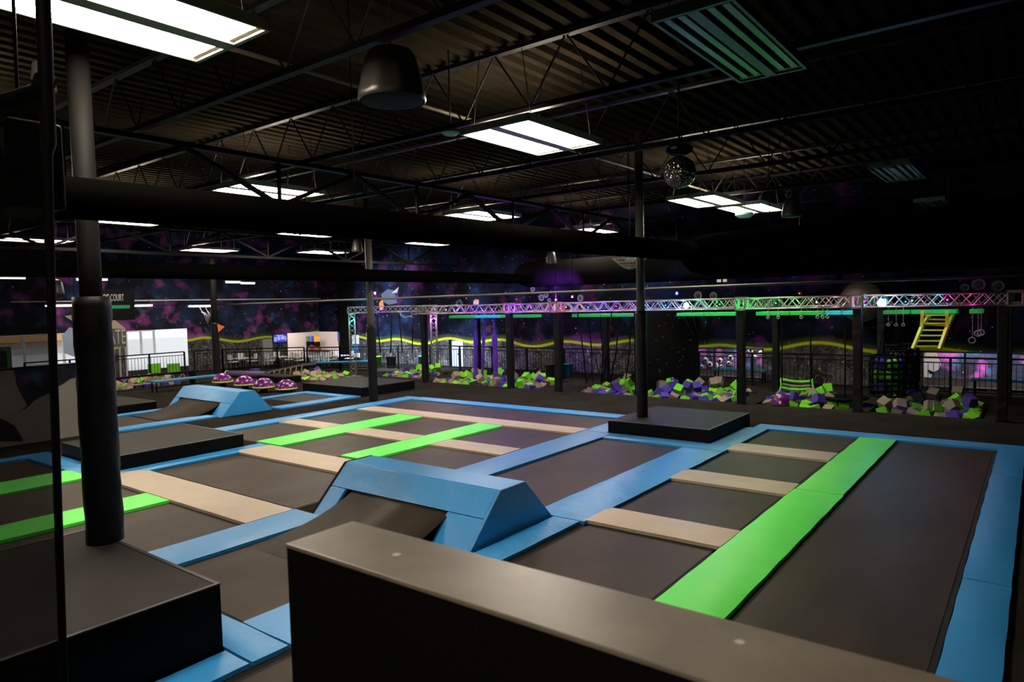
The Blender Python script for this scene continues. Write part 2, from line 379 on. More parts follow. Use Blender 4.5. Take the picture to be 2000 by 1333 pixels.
def girder(X, label):
    t = thing('roof_girder', label, 'roof girder', (X, 0, 0))
    for z in (4.62, 5.42): MB().bar((0, -4.9, z), (0, 23.9, z), .14, .08).build('chord', M['steel_black'], t)
    mb = MB(); y = -4.6
    while y < 22.5:
        for a, b in (((0, y, 5.4), (0, y+1.7, 4.64)), ((0, y+3.4, 5.4), (0, y+1.7, 4.64))):
            mb.bar((.035, *a[1:]), (.035, *b[1:]), .03, .06); mb.bar((-.035, *a[1:]), (-.035, *b[1:]), .03, .06)
        mb.bar((0, y+1.7, 4.64), (0, y+1.7, 5.4), .05); y += 3.4
    mb.build('web_diagonals', M['steel_black'], t)
girder(-10.7, 'black roof girder with paired diagonals above the middle of the hall')
girder(-21.5, 'black roof girder with paired diagonals above the left half of the hall')
# ------------------------------------------------------------ light fixtures
def fixture(label, w=1.25, l=2.0, lit=True):
    t = thing('high_bay_light', label, 'ceiling light', (0, 0, 0), 'fluorescent fixtures under the roof joists')
    hs = M['fix'] if lit else M['fixoff']; mb = MB()
    mb.box(-w/2, -w/2+.03, -l/2, l/2, 0, .10).box(w/2-.03, w/2, -l/2, l/2, 0, .10).box(-w/2, w/2, -l/2, -l/2+.04, 0, .10).box(-w/2, w/2, l/2-.04, l/2, 0, .10)
    mb.box(-w*.07, w*.07, -l/2, l/2, .0, .10); hsg = mb.build('housing', hs, t)
    n = 6 if w > 1 else 4
    xs = [(-w*.40, -w*.27, -w*.14) if w > 1 else (-w*.36, -w*.18)][0]; xs = list(xs)+[-x for x in xs]
    rf = MB()
    for x in xs: rf.box(x-w*.028, x+w*.028, -l/2+.04, l/2-.04, .085, .095)
    rf.build('reflector', M['reflector'] if lit else hs, t)
    for x in xs: MB().box(x-w*.043, x+w*.043, -l/2+.10, l/2-.10, .02, .05).build('tube', M['tube'] if lit else M['tubeoff'], t)
    for y in (-l/2+.07, l/2-.07): MB().box(-w*.46, w*.46, y-.02, y+.02, .025, .06).build('end_socket', M['fix'], hsg)
    for sx in (-1, 1):
        for sy in (-1, 1): MB().tube([(sx*w*.42, sy*l*.4, .1), (sx*w*.3, sy*l*.4, 1.19)], .006, 5).build('hanging_wire', M['steel_black'], t)
    return t
LIT = [(-6.15, 2.75, 'nearest, cut by the top left edge of the photo'), (-6.2, 8.75, 'right of the big hanging speaker'),
       (-13.1, 8.7, 'just above the black duct behind the crossed girder diagonals'), (-19.9, 8.7, 'just beneath the long black duct beside the left column'),
       (-26.8, 8.8, 'crossed by the foreground net post'), (-27.3, 15.2, 'behind the girder over the far left aisle'), (-19.5, 14.5, 'centred beneath the duct over the small left ramp'),
       (-25.6, 19.6, 'in front of a pendant speaker over the mushroom stools'), (-12.6, 15.2, 'peeking over the duct near the picture centre'),
       (-19.5, 20.3, 'beneath the duct beside the small pendant speaker'), (-12.8, 21.4, 'over the back wall right of centre'),
       (-6.9, 17.3, 'left one of the bright pair under the mirror ball'), (-6.55, 19.75, 'right one of the bright pair beside the far speaker'),
       (-19.6, 2.8, 'over the left front courts'), (-12.8, 2.6, 'over the front trampolines at left'), (-.6, -1.7, 'above the viewing deck behind the camera, outside the photo')]
lit0 = fixture('lit')
for i, (x, y, s) in enumerate(LIT):
    o = lit0 if i == 0 else dup(lit0, (0, 0, 0)); o.location = (x, y, 5.3); o['label'] = 'lit white fluorescent fixture, '+s
off0 = fixture('x', .75, 2.3, False)
for i, (x, y, s) in enumerate([(-2.45, 7.0, 'large at the top right'), (-2.4, 16.4, 'mid-size at right'), (-2.45, 23.0, 'smallest, above the right end of the truss')]):
    o = off0 if i == 0 else dup(off0, (0, 0, 0)); o.location = (x, y, 5.3); o['label'] = 'unlit greenish fluorescent fixture, '+s; o['group'] = 'unlit fixtures at the right'
# low strip lights near the left wall
def strip(label, q, l=1.2):
    st = thing('strip_light', label, 'ceiling light', q, 'low strip lights along the left wall')
    MB().box(-.05, .05, -l/2, l/2, .03, .07).build('housing', M['white'], st); MB().box(-.04, .04, -l/2+.02, l/2-.02, -.02, .03).build('tube', M['tube_dim'], st)
    for y in (-l*.4, l*.4): MB().tube([(0, y, .07), (0, y, CEIL+.04-q.z)], .006, 5).build('hanging_wire', M['steel_black'], st)
SL = [((120, 598), -29.5, 'left of the big padded column'), ((271, 598), -29.5, 'under the kiddie court sign'), ((392, 599), -29.5, 'left of the far padded column'), ((15, 544), -29.0, 'at the left edge'), ((180, 547), -29.0, 'behind the tall left column'), ((455, 552), -29.0, 'left of the orange pennant, high'), ((484, 554), -29.0, 'right of the orange pennant, high')]
for i, (p, X, s) in enumerate(SL):
    strip('thin glowing strip light '+s, PX(*p, X), .7 if 'pennant' in s else 1.1)

# ------------------------------------------------------------ ducts and pipes
t = thing('round_duct', 'long black round duct running above the courts from the left edge', 'duct', (-6.66, 0, 3.785))
DZ = lambda y: .0095*y
mb = MB().tube([(0, -4.8, DZ(-4.8)), (0, 4, DZ(4)), (0, 12, DZ(12)), (0, 15.82, DZ(15.8))], [.175, .185, .21, .22], 20); dtube = mb.build('duct_tube', M['duct'], t)
y = -4
while y < 15: MB().tube([(0, y, DZ(y)), (0, y+.04, DZ(y))], .183+.0028*y, 20, False).build('seam_band', M['duct'], dtube); y += 1.25
mb = MB()
for y in (-2, 5.6, 11.5, 14.9): MB().tube([(0, y, .19+DZ(y)), (0, y, 2.7)], .008, 5).build('hanger', M['steel_black'], t)
t = thing('round_duct', 'wide black round duct at upper right with a faint warm highlight', 'duct', (0, 16.35, 3.87))
MB().tube([(-7.05, 0, 0), (-6.9, 0, 0), (-6.6, 0, 0), (-6.2, 0, 0), (3.9, 0, 0)], [.25, .38, .48, .53, .53], 28).build('duct_tube', M['duct'], t)
for k in range(14): MB().tube([(-5.8+k*.7, 0, 0), (-5.77+k*.7, 0, 0)], .536, 28, False).build('seam_band', M['duct'], t)
for x in (-5, -1.5, 2): MB().tube([(x, 0, .5), (x, 0, 2.6)], .01, 5).build('hanger', M['steel_black'], t)
t = thing('round_duct', 'second black duct farther back, behind the first and lit purple at its far end', 'duct', (-15.55, 0, 3.73))
MB().tube([(0, -4.8, 0), (0, 21.45, 0)], .18, 18).build('duct_tube', M['duct'], t)
t = thing('round_duct', 'third black duct crossing high in front of the galaxy back wall, purple underneath', 'duct', (0, 22.0, 3.93))
MB().tube([(-16.6, 0, 0), (-16.4, 0, 0), (-16.0, 0, 0), (3.9, 0, 0)], [.2, .36, .5, .5], 26).build('duct_tube', M['duct_far'], t)
for k in range(10): MB().tube([(-15.5+k*2, 0, 0), (-15.45+k*2, 0, 0)], .507, 26, False).build('seam_band', M['duct_far'], t)
for x in (-14, -9, -4, 1): MB().tube([(x, 0, .5), (x, 0, 2.57)], .01, 5).build('hanger', M['steel_black'], t)
tag(MB().tube([(-31.8, 17.2, 3.09), (3.9, 17.2, 3.13)], .035, 8).build('ceiling_pipe', mat('grey_pipe', (.12, .11, .10), .5)), 'thin grey pipe hanging level in front of the galaxy wall', 'pipe')
tag(MB().tube([(-7.4, -4.8, 5.8), (-7.4, 23.5, 5.8)], .03, 8).build('conduit_pipe', mat('brown_conduit', (.09, .07, .045), .5)), 'tan conduit under the roof at top left beside the nearest light', 'pipe')
tag(MB().tube([(-31.8, 9.5, 3.35), (-31.5, 15.5, 3.35), (-31.5, 23.8, 3.35)], .03, 8).build('ceiling_pipe', M['white']), 'pale pipe along the top of the left galaxy wall', 'pipe')

# ------------------------------------------------------------ pads, beds, platforms
def box_thing(name, label, cat, x0, x1, y0, y1, z0, z1, m, bevel=.015, group=None, seams=None):
    cx, cy = (x0+x1)/2, (y0+y1)/2
    if seams is None:
        o = MB().box(x0-cx, x1-cx, y0-cy, y1-cy, 0, z1-z0).build(name, m, None, bevel, (cx, cy, z0)); return tag(o, label, cat, group)
    mb = MB(); ax, cuts = seams; lo, hi = (x0, x1) if ax == 0 else (y0, y1); e = [lo]+list(cuts)+[hi]
    for a, b in zip(e, e[1:]):
        if ax == 0: mb.box(a-cx+.006, b-cx-.006, y0-cy, y1-cy, 0, z1-z0)
        else: mb.box(x0-cx, x1-cx, a-cy+.006, b-cy-.006, 0, z1-z0)
    return tag(mb.build(name, m, None, bevel, (cx, cy, z0)), label, cat, group)
def wavy_pad(name, label, x0, x1, y0, y1, m, cat='safety pad', group=None, amp=.008, taper=None, n=None, z1=0.0):
    """long pad with a slightly quilted top made as a grid, seams as dips"""
    L_ = y1-y0; W_ = x1-x0; cx, cy = (x0+x1)/2, (y0+y1)/2
    nx, ny = max(4, int(W_/.12)), max(4, int(L_/.12)); rnd = random.Random(int(abs(x0*100+y0*10)))
    ph = [rnd.uniform(0, 6) for _ in range(6)]; vs = []
    def h(u, v):
        a = u*W_; b = v*L_
        e = min(1, min(u, 1-u)*nx*.8, min(v, 1-v)*ny*.8)
        return z1-ZF-.016*(1-e)+amp*(math.sin(a*3.1+ph[0])*.5+math.sin(b*2.3+ph[1]+a)*.6+math.sin(a*5+b*4+ph[2])*.3)*e
    for j in range(ny+1):
        for i in range(nx+1): vs.append((x0-cx+W_*i/nx+(.003*math.sin(j*.9+ph[3]) if i in (0, nx) else 0), y0-cy+L_*j/ny+(.003*math.sin(i*.9+ph[4]) if j in (0, ny) else 0), h(i/nx, j/ny)))
    fs = [(j*(nx+1)+i, j*(nx+1)+i+1, (j+1)*(nx+1)+i+1, (j+1)*(nx+1)+i) for j in range(ny) for i in range(nx)]
    ring = [i for i in range(nx+1)]+[(j+1)*(nx+1)-1 for j in range(1, ny+1)]+[ny*(nx+1)+i for i in range(nx-1, -1, -1)]+[j*(nx+1) for j in range(ny-1, 0, -1)]
    k = len(vs); vs += [(vs[r][0], vs[r][1], .002) for r in ring]; nr = len(ring)
    fs += [(ring[q], k+q, k+(q+1) % nr, ring[(q+1) % nr]) for q in range(nr)]
    mb = MB(); mb.add(vs, fs, True)
    me = mb.build(name, m, None, 0, (cx, cy, ZF)); es = me.modifiers.new('split', 'EDGE_SPLIT'); es.split_angle = R(50)
    return tag(me, label, cat, group)

BL, GR, BE = 'blue vinyl pads framing the courts', 'green vinyl pads between trampolines', 'beige vinyl pads between trampolines'
def bed(x0, x1, y0, y1, label):
    cx, cy = (x0+x1)/2, (y0+y1)/2
    t = thing('trampoline', label, 'trampoline', (cx, cy, ZF), 'trampoline beds')
    MB().box(x0-cx+.05, x1-cx-.05, y0-cy+.05, y1-cy-.05, .002, .010).build('bed', M['bed'], t)
    mb = MB(); mb.box(x0-cx, x1-cx, y0-cy, y0-cy+.05, .001, .006).box(x0-cx, x1-cx, y1-cy-.05, y1-cy, .001, .006).box(x0-cx, x0-cx+.05, y0-cy, y1-cy, .001, .006).box(x1-cx-.05, x1-cx, y0-cy, y1-cy, .001, .006)
    mb.build('spring_gap', M['darkgap'], t); return t
# right court
wavy_pad('safety_pad', 'green pad strip running up the right court, farther half', -2.83, -2.19, 10.46, 14.98, M['green'], group=GR)
wavy_pad('safety_pad', 'green pad strip running up the right court, nearer half', -2.85, -2.18, 4.0, 10.44, M['green'], group=GR)
for y0, y1, s in ((7.52, 8.18, 'nearest of the three'), (10.06, 10.75, 'middle one of the three'), (12.56, 13.25, 'farthest of the three')):
    wavy_pad('safety_pad', 'beige cross pad left of the long right green strip, '+s, -4.68, -2.86, y0, y1, M['beige'], group=BE)
wavy_pad('safety_pad', 'beige cross pad left of the long right green strip, hidden behind the half wall', -4.68, -2.87, 4.9, 5.55, M['beige'], group=BE)
for y0, y1, s in ((3.5, 7.97, 'nearest section, bottom right corner'), (7.99, 12.92, 'middle section'), (12.94, 14.98, 'short far section')):
    wavy_pad('safety_pad', 'blue pad along the right edge of the right court, '+s, -.585, -.19, y0, y1, M['blue'], group=BL)
wavy_pad('safety_pad', 'blue pad along the back edge of the right court, right of the platform', -4.95, -.19, 15.0, 15.5, M['blue'], group=BL)
for y0, y1, s in ((5.6, 7.45, 'nearest'), (8.2, 10.04, 'second'), (10.77, 12.54, 'third'), (13.27, 14.98, 'farthest')):
    bed(-4.6, -2.87, y0, y1, 'small square trampoline between beige pads on the right court, '+s)
bed(-2.17, -.6, 4.0, 14.98, 'long dark trampoline between the green strip and the right blue pads')
# lane with the big ramp
wavy_pad('safety_pad', 'blue pad strip from the big ramp to the centre platform, right side', -5.42, -4.62, 7.45, 12.36, M['blue_wrinkle'], group=BL, amp=.012)
wavy_pad('safety_pad', 'blue pad strip from behind the big ramp to the centre platform, left side', -7.95, -7.22, 7.7, 12.9, M['blue'], group=BL)
wavy_pad('safety_pad', 'blue pad along the front of the centre platform', -7.2, -4.62, 12.38, 12.9, M['blue'], group=BL)
wavy_pad('safety_pad', 'blue pad on the right side of the centre platform', -5.1, -4.62, 12.92, 14.98, M['blue'], group=BL)
wavy_pad('safety_pad', 'small blue corner pad left of the centre platform', -7.95, -7.42, 12.92, 14.7, M['blue'], group=BL)
bed(-7.2, -5.44, 7.3, 12.36, 'long trampoline behind the big blue ramp')
wavy_pad('safety_pad', 'blue pad strip leading to the left foot of the big ramp', -8.32, -7.62, 3.5, 5.72, M['blue'], group=BL)
wavy_pad('safety_pad', 'blue pad strip at bottom centre left of the half wall', -5.7, -4.98, 3.32, 5.74, M['blue'], group=BL)
wavy_pad('safety_pad', 'blue corner pad beside the near platform', -6.1, -4.98, 2.94+.03, 3.30, M['blue'], group=BL)
wavy_pad('safety_pad', 'blue pad at the bottom edge right of the near platform', -5.34, -4.98, .8, 2.94, M['blue'], group=BL)
bed(-7.6, -5.5, 3.32, 5.0, 'dark trampoline in front of the big ramp')
bed(-4.9, -2.87, .8, 5.5, 'trampoline hidden below the half wall')
# centre court
wavy_pad('safety_pad', 'blue pad along the left edge of the centre court', -15.75, -15.2, 8.4, 15.1, M['blue'], group=BL)
wavy_pad('safety_pad', 'blue pad along the back edge of the centre court', -15.18, -7.97, 14.66, 15.16, M['blue'], group=BL)
wavy_pad('safety_pad', 'green strip on the centre court, left one of the pair', -13.38, -12.5, 8.3, 12.45, M['green'], group=GR)
wavy_pad('safety_pad', 'green strip on the centre court, right one of the pair', -10.62, -9.88, 8.35, 12.45, M['green'], group=GR)
wavy_pad('safety_pad', 'long beige pad across the back of the centre court', -15.1, -7.97, 12.48, 13.1, M['beige'], group=BE)
wavy_pad('safety_pad', 'beige cross pad left of the two centre green strips', -15.15, -13.4, 10.04, 10.62, M['beige'], group=BE)
wavy_pad('safety_pad', 'beige cross pad between the two centre green strips', -12.48, -10.64, 9.98, 10.62, M['beige'], group=BE)
wavy_pad('safety_pad', 'beige cross pad right of the two centre green strips', -9.86, -7.99, 9.98, 10.62, M['beige'], group=BE)
wavy_pad('safety_pad', 'wide beige pad at the front of the centre court, behind the big ramp', -12.85, -7.99, 7.45, 8.22, M['beige'], group=BE)
for x0, x1, y0, y1, s in ((-15.15, -7.99, 13.12, 14.64, 'wide one at the back'), (-15.15, -13.4, 10.64, 12.46, 'back left square'), (-12.48, -10.64, 10.64, 12.46, 'back middle square'), (-9.86, -7.99, 10.64, 12.46, 'back right square'),
                          (-15.15, -13.4, 8.3, 10.02, 'front left square'), (-12.48, -10.64, 8.24, 9.96, 'front middle square'), (-9.86, -7.99, 8.24, 9.96, 'front right square'), (-12.6, -8.4, 5.75, 7.43, 'long one in front of the wide beige pad')):
    bed(x0, x1, y0, y1, 'centre court trampoline, '+s)
wavy_pad('safety_pad', 'blue pad along the right side of the low platform at left', -13.1, -12.65, 5.35, 8.2, M['blue'], group=BL)
wavy_pad('safety_pad', 'wide beige pad beside the near padded column', -13.0, -8.34, 4.96, 5.70, M['beige'], group=BE)
wavy_pad('safety_pad', 'green strip at left edge of the photo, farther one behind the net', -14.0, -13.06, 1.2, 4.94, M['green'], group=GR)
wavy_pad('safety_pad', 'green strip at left running past the padded column, nearer one', -11.1, -10.35, 1.2, 4.94, M['green'], group=GR)
wavy_pad('safety_pad', 'blue pad in front of the low platform behind the net', -15.9, -13.2, 4.86, 5.32, M['blue'], group=BL)
wavy_pad('safety_pad', 'blue pad strip at far left behind the net', -16.3, -15.92, 1.5, 5.32, M['blue'], group=BL)
for x0, x1, s in ((-15.9, -14.02, 'leftmost'), (-13.04, -11.12, 'between the two left green strips'), (-10.33, -8.34, 'right of the nearer left green strip')):
    bed(x0, x1, 1.2, 4.84 if x0 < -15 else 4.94, 'front left trampoline, '+s)
# raised platforms
def platform(label, x0, x1, y0, y1, h, trim=True):
    cx, cy = (x0+x1)/2, (y0+y1)/2; a, b = (x1-x0)/2, (y1-y0)/2
    t = thing('raised_platform', label, 'platform', (cx, cy, ZF))
    MB().box(-a, a, -b, b, 0, h-ZF-.012).build('platform_body', M['platform_side'], t, bevel=.01)
    MB().box(-a+.04, a-.04, -b+.04, b-.04, h-ZF-.012, h-ZF).build('platform_top', M['deck_top'], t)
    if trim:
        mb = MB(); z0, z1 = h-ZF-.01, h-ZF+.004
        mb.box(-a, a, -b, -b+.035, z0, z1).box(-a, a, b-.035, b, z0, z1).box(-a, -a+.035, -b+.035, b-.035, z0, z1).box(a-.035, a, -b+.035, b-.035, z0, z1)
        mb.build('edge_trim', mat('dark_trim', (.05, .045, .04), .35, metal=.3), t)
    return t
platform('black platform with grey carpet top at bottom left, the padded column rising from it', -7.95, -5.38, -.6, 2.95, .54)
platform('grey-topped black platform in the centre, a padded column rising from its left corner', -7.38, -5.12, 12.93, 15.3, .24)
platform('low black platform at left behind the near padded column', -15.6, -13.12, 5.36, 7.85, .24)
platform('low black platform beside the small trampoline court, behind the middle column', -20.3, -17.2, 14.45, 16.8, .24)
platform('narrow black platform at far left before the small ramp', -26.5, -20.9, 8.3, 9.75, .16)

# ------------------------------------------------------------ wedge ramps
def ramp(label, X0, X1, Y0, h, top, k=1.0, flap=True):
    """blue bridge over a curved bed: X0..X1 wide, front foot at Y0"""
    t = thing('padded_ramp', label, 'ramp', (0, 0, ZF)); h -= ZF
    yf, yt0, yt1, yb = Y0, Y0+.62*k, Y0+1.12*k, Y0+1.72*k
    th = .06
    # top pad
    MB().box(X0+.02, X1, yt0, yt1, h-.05, h).build('top_pad', M['blue'], t, bevel=.014)
    def panel(y0, y1, f0, f1, x0, x1, name, m=M['blue_wrinkle']):
        a = (y0+(y1-y0)*f0, h*f0); b = (y0+(y1-y0)*f1, h*f1)
        d = -1 if y1 > y0 else 1
        lo = [(x0, a[0], a[1]), (x1, a[0], a[1]), (x1, a[0]-d*th, a[1]), (x0, a[0]-d*th, a[1])]
        hi = [(x0, b[0], b[1]), (x1, b[0], b[1]), (x1, b[0]-d*th, b[1]-.01), (x0, b[0]-d*th, b[1]-.01)]
        return MB().hexa(lo, hi).build(name, m, t, bevel=.01)
    g = .58
    panel(yf, yt0, g-.04, .985, X0+.02, X1-.03, 'front_pad')
    panel(yf, yt0, .0, g-.05, X1-.60*k, X1-.03, 'front_leg_pad'); panel(yf, yt0, .0, g-.05, X0+.02, X0+.34*k, 'front_leg_pad')
    panel(yb, yt1, g-.04, .985, X0+.02, X1-.03, 'back_pad')
    panel(yb, yt1, .0, g-.05, X1-.5*k, X1-.03, 'back_leg_pad'); panel(yb, yt1, .0, g-.05, X0+.02, X0+.34*k, 'back_leg_pad')
    for x, nm in ((X1-.03, 'side_pad'), (X0-.03, 'side_pad')):
        y = [(yf, .005), (yb, .005), (yt1+.0, h), (yt0, h)]
        MB().hexa([(x, *p) for p in y], [(x+.05, *p) for p in y]).build(nm, M['blue_wrinkle'] if x > X0 else M['black'], t, bevel=.008)
    # curved beds rising to the bridge on both sides
    for s, ya, yb_, x0, x1 in ((1, yf-1.25*k, yf+.52*k, X0+.46*k, X1-.57*k), (-1, yb+.6*k, yb-.40*k, X0+.46*k, X1-.75*k)):
        n = 12; vs = []
        for i in range(n+1):
            u = i/n; y = ya+(yb_-ya)*u; z = .012+(h*.62)*u**2.4
            vs += [(x0, y, z), (x1, y, z), (x1, y, z-.01), (x0, y, z-.01)]
        fs = [(4*i+a, 4*i+(a+1) % 4, 4*i+4+(a+1) % 4, 4*i+4+a) for i in range(n) for a in range(4)]
        MB().add(vs, fs, True).build('curved_bed', M['bed'], t)
    return t
ramp('large blue padded bridge ramp in the middle foreground', -8.03, -5.16, 5.78, .56, .56)
ramp('small blue padded bridge ramp on the left court near the mushroom stools', -20.5, -17.42, 9.8, .57, .57, .9)
wavy_pad('safety_pad', 'blue base pad along the right foot of the big ramp', -5.08, -4.68, 5.45, 7.43, M['blue_wrinkle'], group=BL, amp=.01)
wavy_pad('safety_pad', 'blue pad strip at back left of the small ramp, before it', -20.5, -20.1, 5.5, 9.7, M['blue'], group=BL)
wavy_pad('safety_pad', 'blue pad strip at front of the small left ramp lane', -18.1, -17.55, 6.78, 9.75, M['blue'], group=BL)
bed(-20.08, -18.18, 5.5, 8.6, 'long trampoline running up to the small left ramp')
wavy_pad('safety_pad', 'blue pad strip behind the small ramp, far side', -20.0, -19.6, 11.5, 14.4, M['blue'], group=BL)
wavy_pad('safety_pad', 'blue pad strip behind the small ramp, near side', -17.75, -17.2, 11.5, 14.4, M['blue'], group=BL)
wavy_pad('safety_pad', 'short blue end pad before the dark low platform', -19.58, -17.77, 14.0, 14.4, M['blue'], group=BL)
bed(-19.58, -17.77, 12.6, 13.98, 'short trampoline behind the small left ramp')

# ------------------------------------------------------------ columns
def column(label, x, y, z0, zt, rc, rp, sides=20, z1=CEIL-.05, pm='column'):
    t = thing('padded_column', label, 'column', (x, y, z0), 'padded columns')
    MB().tube([(0, 0, 0), (0, 0, z1-z0)], rc, 24).build('steel_post', M[pm], t)
    vs = []; fs = []; m = 26; rnd = random.Random(int(abs(x)*10)); n = sides
    for j in range(m+1):
        z = (zt-z0)*j/m
        for k in range(n):
            a = 2*math.pi*k/n; rr = rp*(1+.03*math.sin(k*1.7+j*.8)+.025*rnd.uniform(-1, 1)) if 0 < j < m else rp
            vs.append((rr*math.cos(a), rr*math.sin(a), z))
    for j in range(m):
        for k in range(n): fs.append((j*n+k, j*n+(k+1) % n, (j+1)*n+(k+1) % n, (j+1)*n+k))
    fs.append(tuple(m*n+k for k in range(n)))
    MB().add(vs, fs, True).build('padding', M['blackvinyl'], t)
    return t
column('thick near padded column on the bottom left platform', -7.38, 2.87, .545, 2.97, .10, .168, 18)
column('slim padded column on the centre platform', -6.96, 13.72, .245, 2.58, .09, .125, pm='column_lit')
column('padded column behind the left beige pads, mid-left', -16.07, 13.95, ZF, 2.28, .105, .135, pm='column_lit')
column('far padded column beside the mushroom stools', -28.8, 16.1, ZF, 2.3, .13, .16)

# ------------------------------------------------------------ mushrooms
def mushroom(label, x, y, capz, rad, domes=True):
    t = thing('mushroom_stool', label, 'stool', (x, y, ZF), 'purple mushroom stools in a row')
    MB().lathe([(.12, 0), (.12, capz-ZF)], n=16).build('stem', M['black'], t)
    pr = [(rad, .03), (rad*.97, .10), (rad*.86, .18), (rad*.66, .26), (rad*.4, .32), (rad*.15, .345), (.001, .35)]
    MB().lathe([(r_, z+capz-ZF) for r_, z in pr], n=28).build('cap', M['mushroom'], t)
    MB().lathe([(.12, capz-ZF-.03), (rad*.9, capz-ZF-.015), (rad*1.03, capz-ZF+.015), (rad*1.0, capz-ZF+.05), (rad*.95, capz-ZF+.05)], n=28).build('rim', M['limeline'], t)
    return t
def mushmat():
    m, t, b = nodes('purple_spotted'); N = t.nodes; L = t.links; tc = N.new('ShaderNodeTexCoord')
    v = N.new('ShaderNodeTexVoronoi'); v.inputs['Scale'].default_value = 6.5; L.new(tc.outputs['Object'], v.inputs['Vector'])
    r_ = N.new('ShaderNodeMapRange'); r_.inputs[1].default_value = .28; r_.inputs[2].default_value = .22; L.new(v.outputs['Distance'], r_.inputs[0])
    mx = N.new('ShaderNodeMix'); mx.data_type = 'RGBA'; L.new(r_.outputs[0], mx.inputs[0]); mx.inputs[6].default_value = (.14, .008, .16, 1); mx.inputs[7].default_value = (.72, .55, .66, 1)
    L.new(mx.outputs[2], b.inputs['Base Color']); b.inputs['Roughness'].default_value = .25; return m
M['mushroom'] = mushmat()
for (x, y, z), s in zip(((-24.3, 13.8, .14), (-22.75, 13.75, .12), (-21.4, 13.65, .11), (-20.9, 14.2, .02)), ('leftmost, in front of the far column', 'second from the left', 'third from the left', 'rightmost and lowest')):
    mushroom('purple spotted mushroom stool with lime rim, '+s, x, y, z, .37)

# ------------------------------------------------------------ back truss frame
def truss(name, label, p, q, s=.30, step=.22, r=.022, group=None, up=(0, 0, 1)):
    """square aluminium lattice truss from p to q"""
    p, q = Vector(p), Vector(q); d = (q-p); L_ = d.length; d.normalize(); up = Vector(up)
    a = d.cross(up).normalized(); c = a.cross(d).normalized()
    t = thing(name, label, 'truss', p, group); f = lambda i, u: d*u + a*(s/2*(1 if i in (0, 3) else -1)) + c*(s/2*(1 if i < 2 else -1))
    for i in range(4): MB().tube([f(i, 0), f(i, L_)], r, 8).build('chord', M['alu'], t)
    mb = MB(); n = max(2, round(L_/step)); st = L_/n
    for i in range(4):
        j = (i+1) % 4
        for k in range(n): mb.tube([f(i if k % 2 else j, k*st), f(j if k % 2 else i, (k+1)*st)], r*.55, 5, False)
    mb.build('lattice', M['alu'], t)
    for u in (0, L_):
        mb = MB()
        for i in range(4): mb.tube([f(i, u), f((i+1) % 4, u)], r*1.2, 6, False)
        mb.build('end_frame', M['alu'], t)
    return t
TX = [-18.7, -14.3, -12.4, -6.4, -3.55, -.45]; TY, TZ = 18.5, 2.65; TB = 21.6
TS = ['leftmost span above the purple silks', 'short purple-lit span', 'long span crossed by the centre column', 'green-lit span above the green swing', 'right end span above the yellow ladder']
for i in range(5):
    truss('box_truss', 'front aluminium box truss, '+TS[i], (TX[i]+.12, TY, TZ), (TX[i+1]-.12, TY, TZ), .28, group='front trusses of the obstacle course')
    truss('box_truss', 'rear aluminium box truss seen behind the front one, '+TS[i], (TX[i]+.12, TB, TZ), (TX[i+1]-.12, TB, TZ), .26, group='rear trusses of the obstacle course')
for i, X in enumerate(TX):
    t = thing('truss_corner', 'square truss corner block on the '+('first', 'second', 'third', 'fourth', 'fifth', 'sixth')[i]+' front post from the left', 'truss', (X, TY, TZ))
    mb = MB()
    for s1 in (-1, 1):
        for s2 in (-1, 1):
            mb.bar((s1*.14, s2*.14, -.16), (s1*.14, s2*.14, .17), .035); mb.bar((-.15, s1*.14, s2*.15), (.15, s1*.14, s2*.15), .035); mb.bar((s1*.14, -.15, s2*.15), (s1*.14, .15, s2*.15), .035)
    mb.build('corner_frame', M['alu'], t); MB().box(-.15, .15, -.15, .15, .165, .185).build('corner_plate', M['alu'], t)
    truss('box_truss', 'short cross truss running back from the '+('first', 'second', 'third', 'fourth', 'fifth', 'sixth')[i]+' front post', (X, TY+.17, TZ), (X, TB-.15, TZ), .26)
PADN = ('first', 'second', 'third', 'fourth', 'fifth', 'sixth')
def post(x, y, label, w=.19, h=2.48):
    t = thing('padded_post', label, 'post', (x, y, ZF), 'padded posts of the obstacle course')
    rnd = random.Random(int(abs(x)*7)); vs = []; fs = []; m = 20
    for j in range(m+1):
        for sx, sy in ((-1, -1), (1, -1), (1, 1), (-1, 1)): vs.append((sx*(w/2+.004*rnd.uniform(-1, 1)), sy*(w/2+.004*rnd.uniform(-1, 1)), (h-ZF)*j/m))
    for j in range(m):
        for k in range(4): fs.append((j*4+k, j*4+(k+1) % 4, j*4+4+(k+1) % 4, j*4+4+k))
    fs.append((m*4, m*4+1, m*4+2, m*4+3)); fs.append((3, 2, 1, 0))
    MB().add(vs, fs).build('padding', M['blackvinyl'], t, bevel=.02)
    MB().box(-w/2-.02, w/2+.02, -w/2-.02, w/2+.02, 0, .02).build('base_plate', M['steel_black'], t)
PXs = [-18.35, -14.3, -12.35, -6.42, -3.55, -.66]
for i, x in enumerate(PXs):
    post(x, TY, 'square black padded front post under the truss, '+PADN[i]+' from the left', .20)
    post(x, TB, 'square black padded rear post under the truss, '+PADN[i]+' from the left', .18)
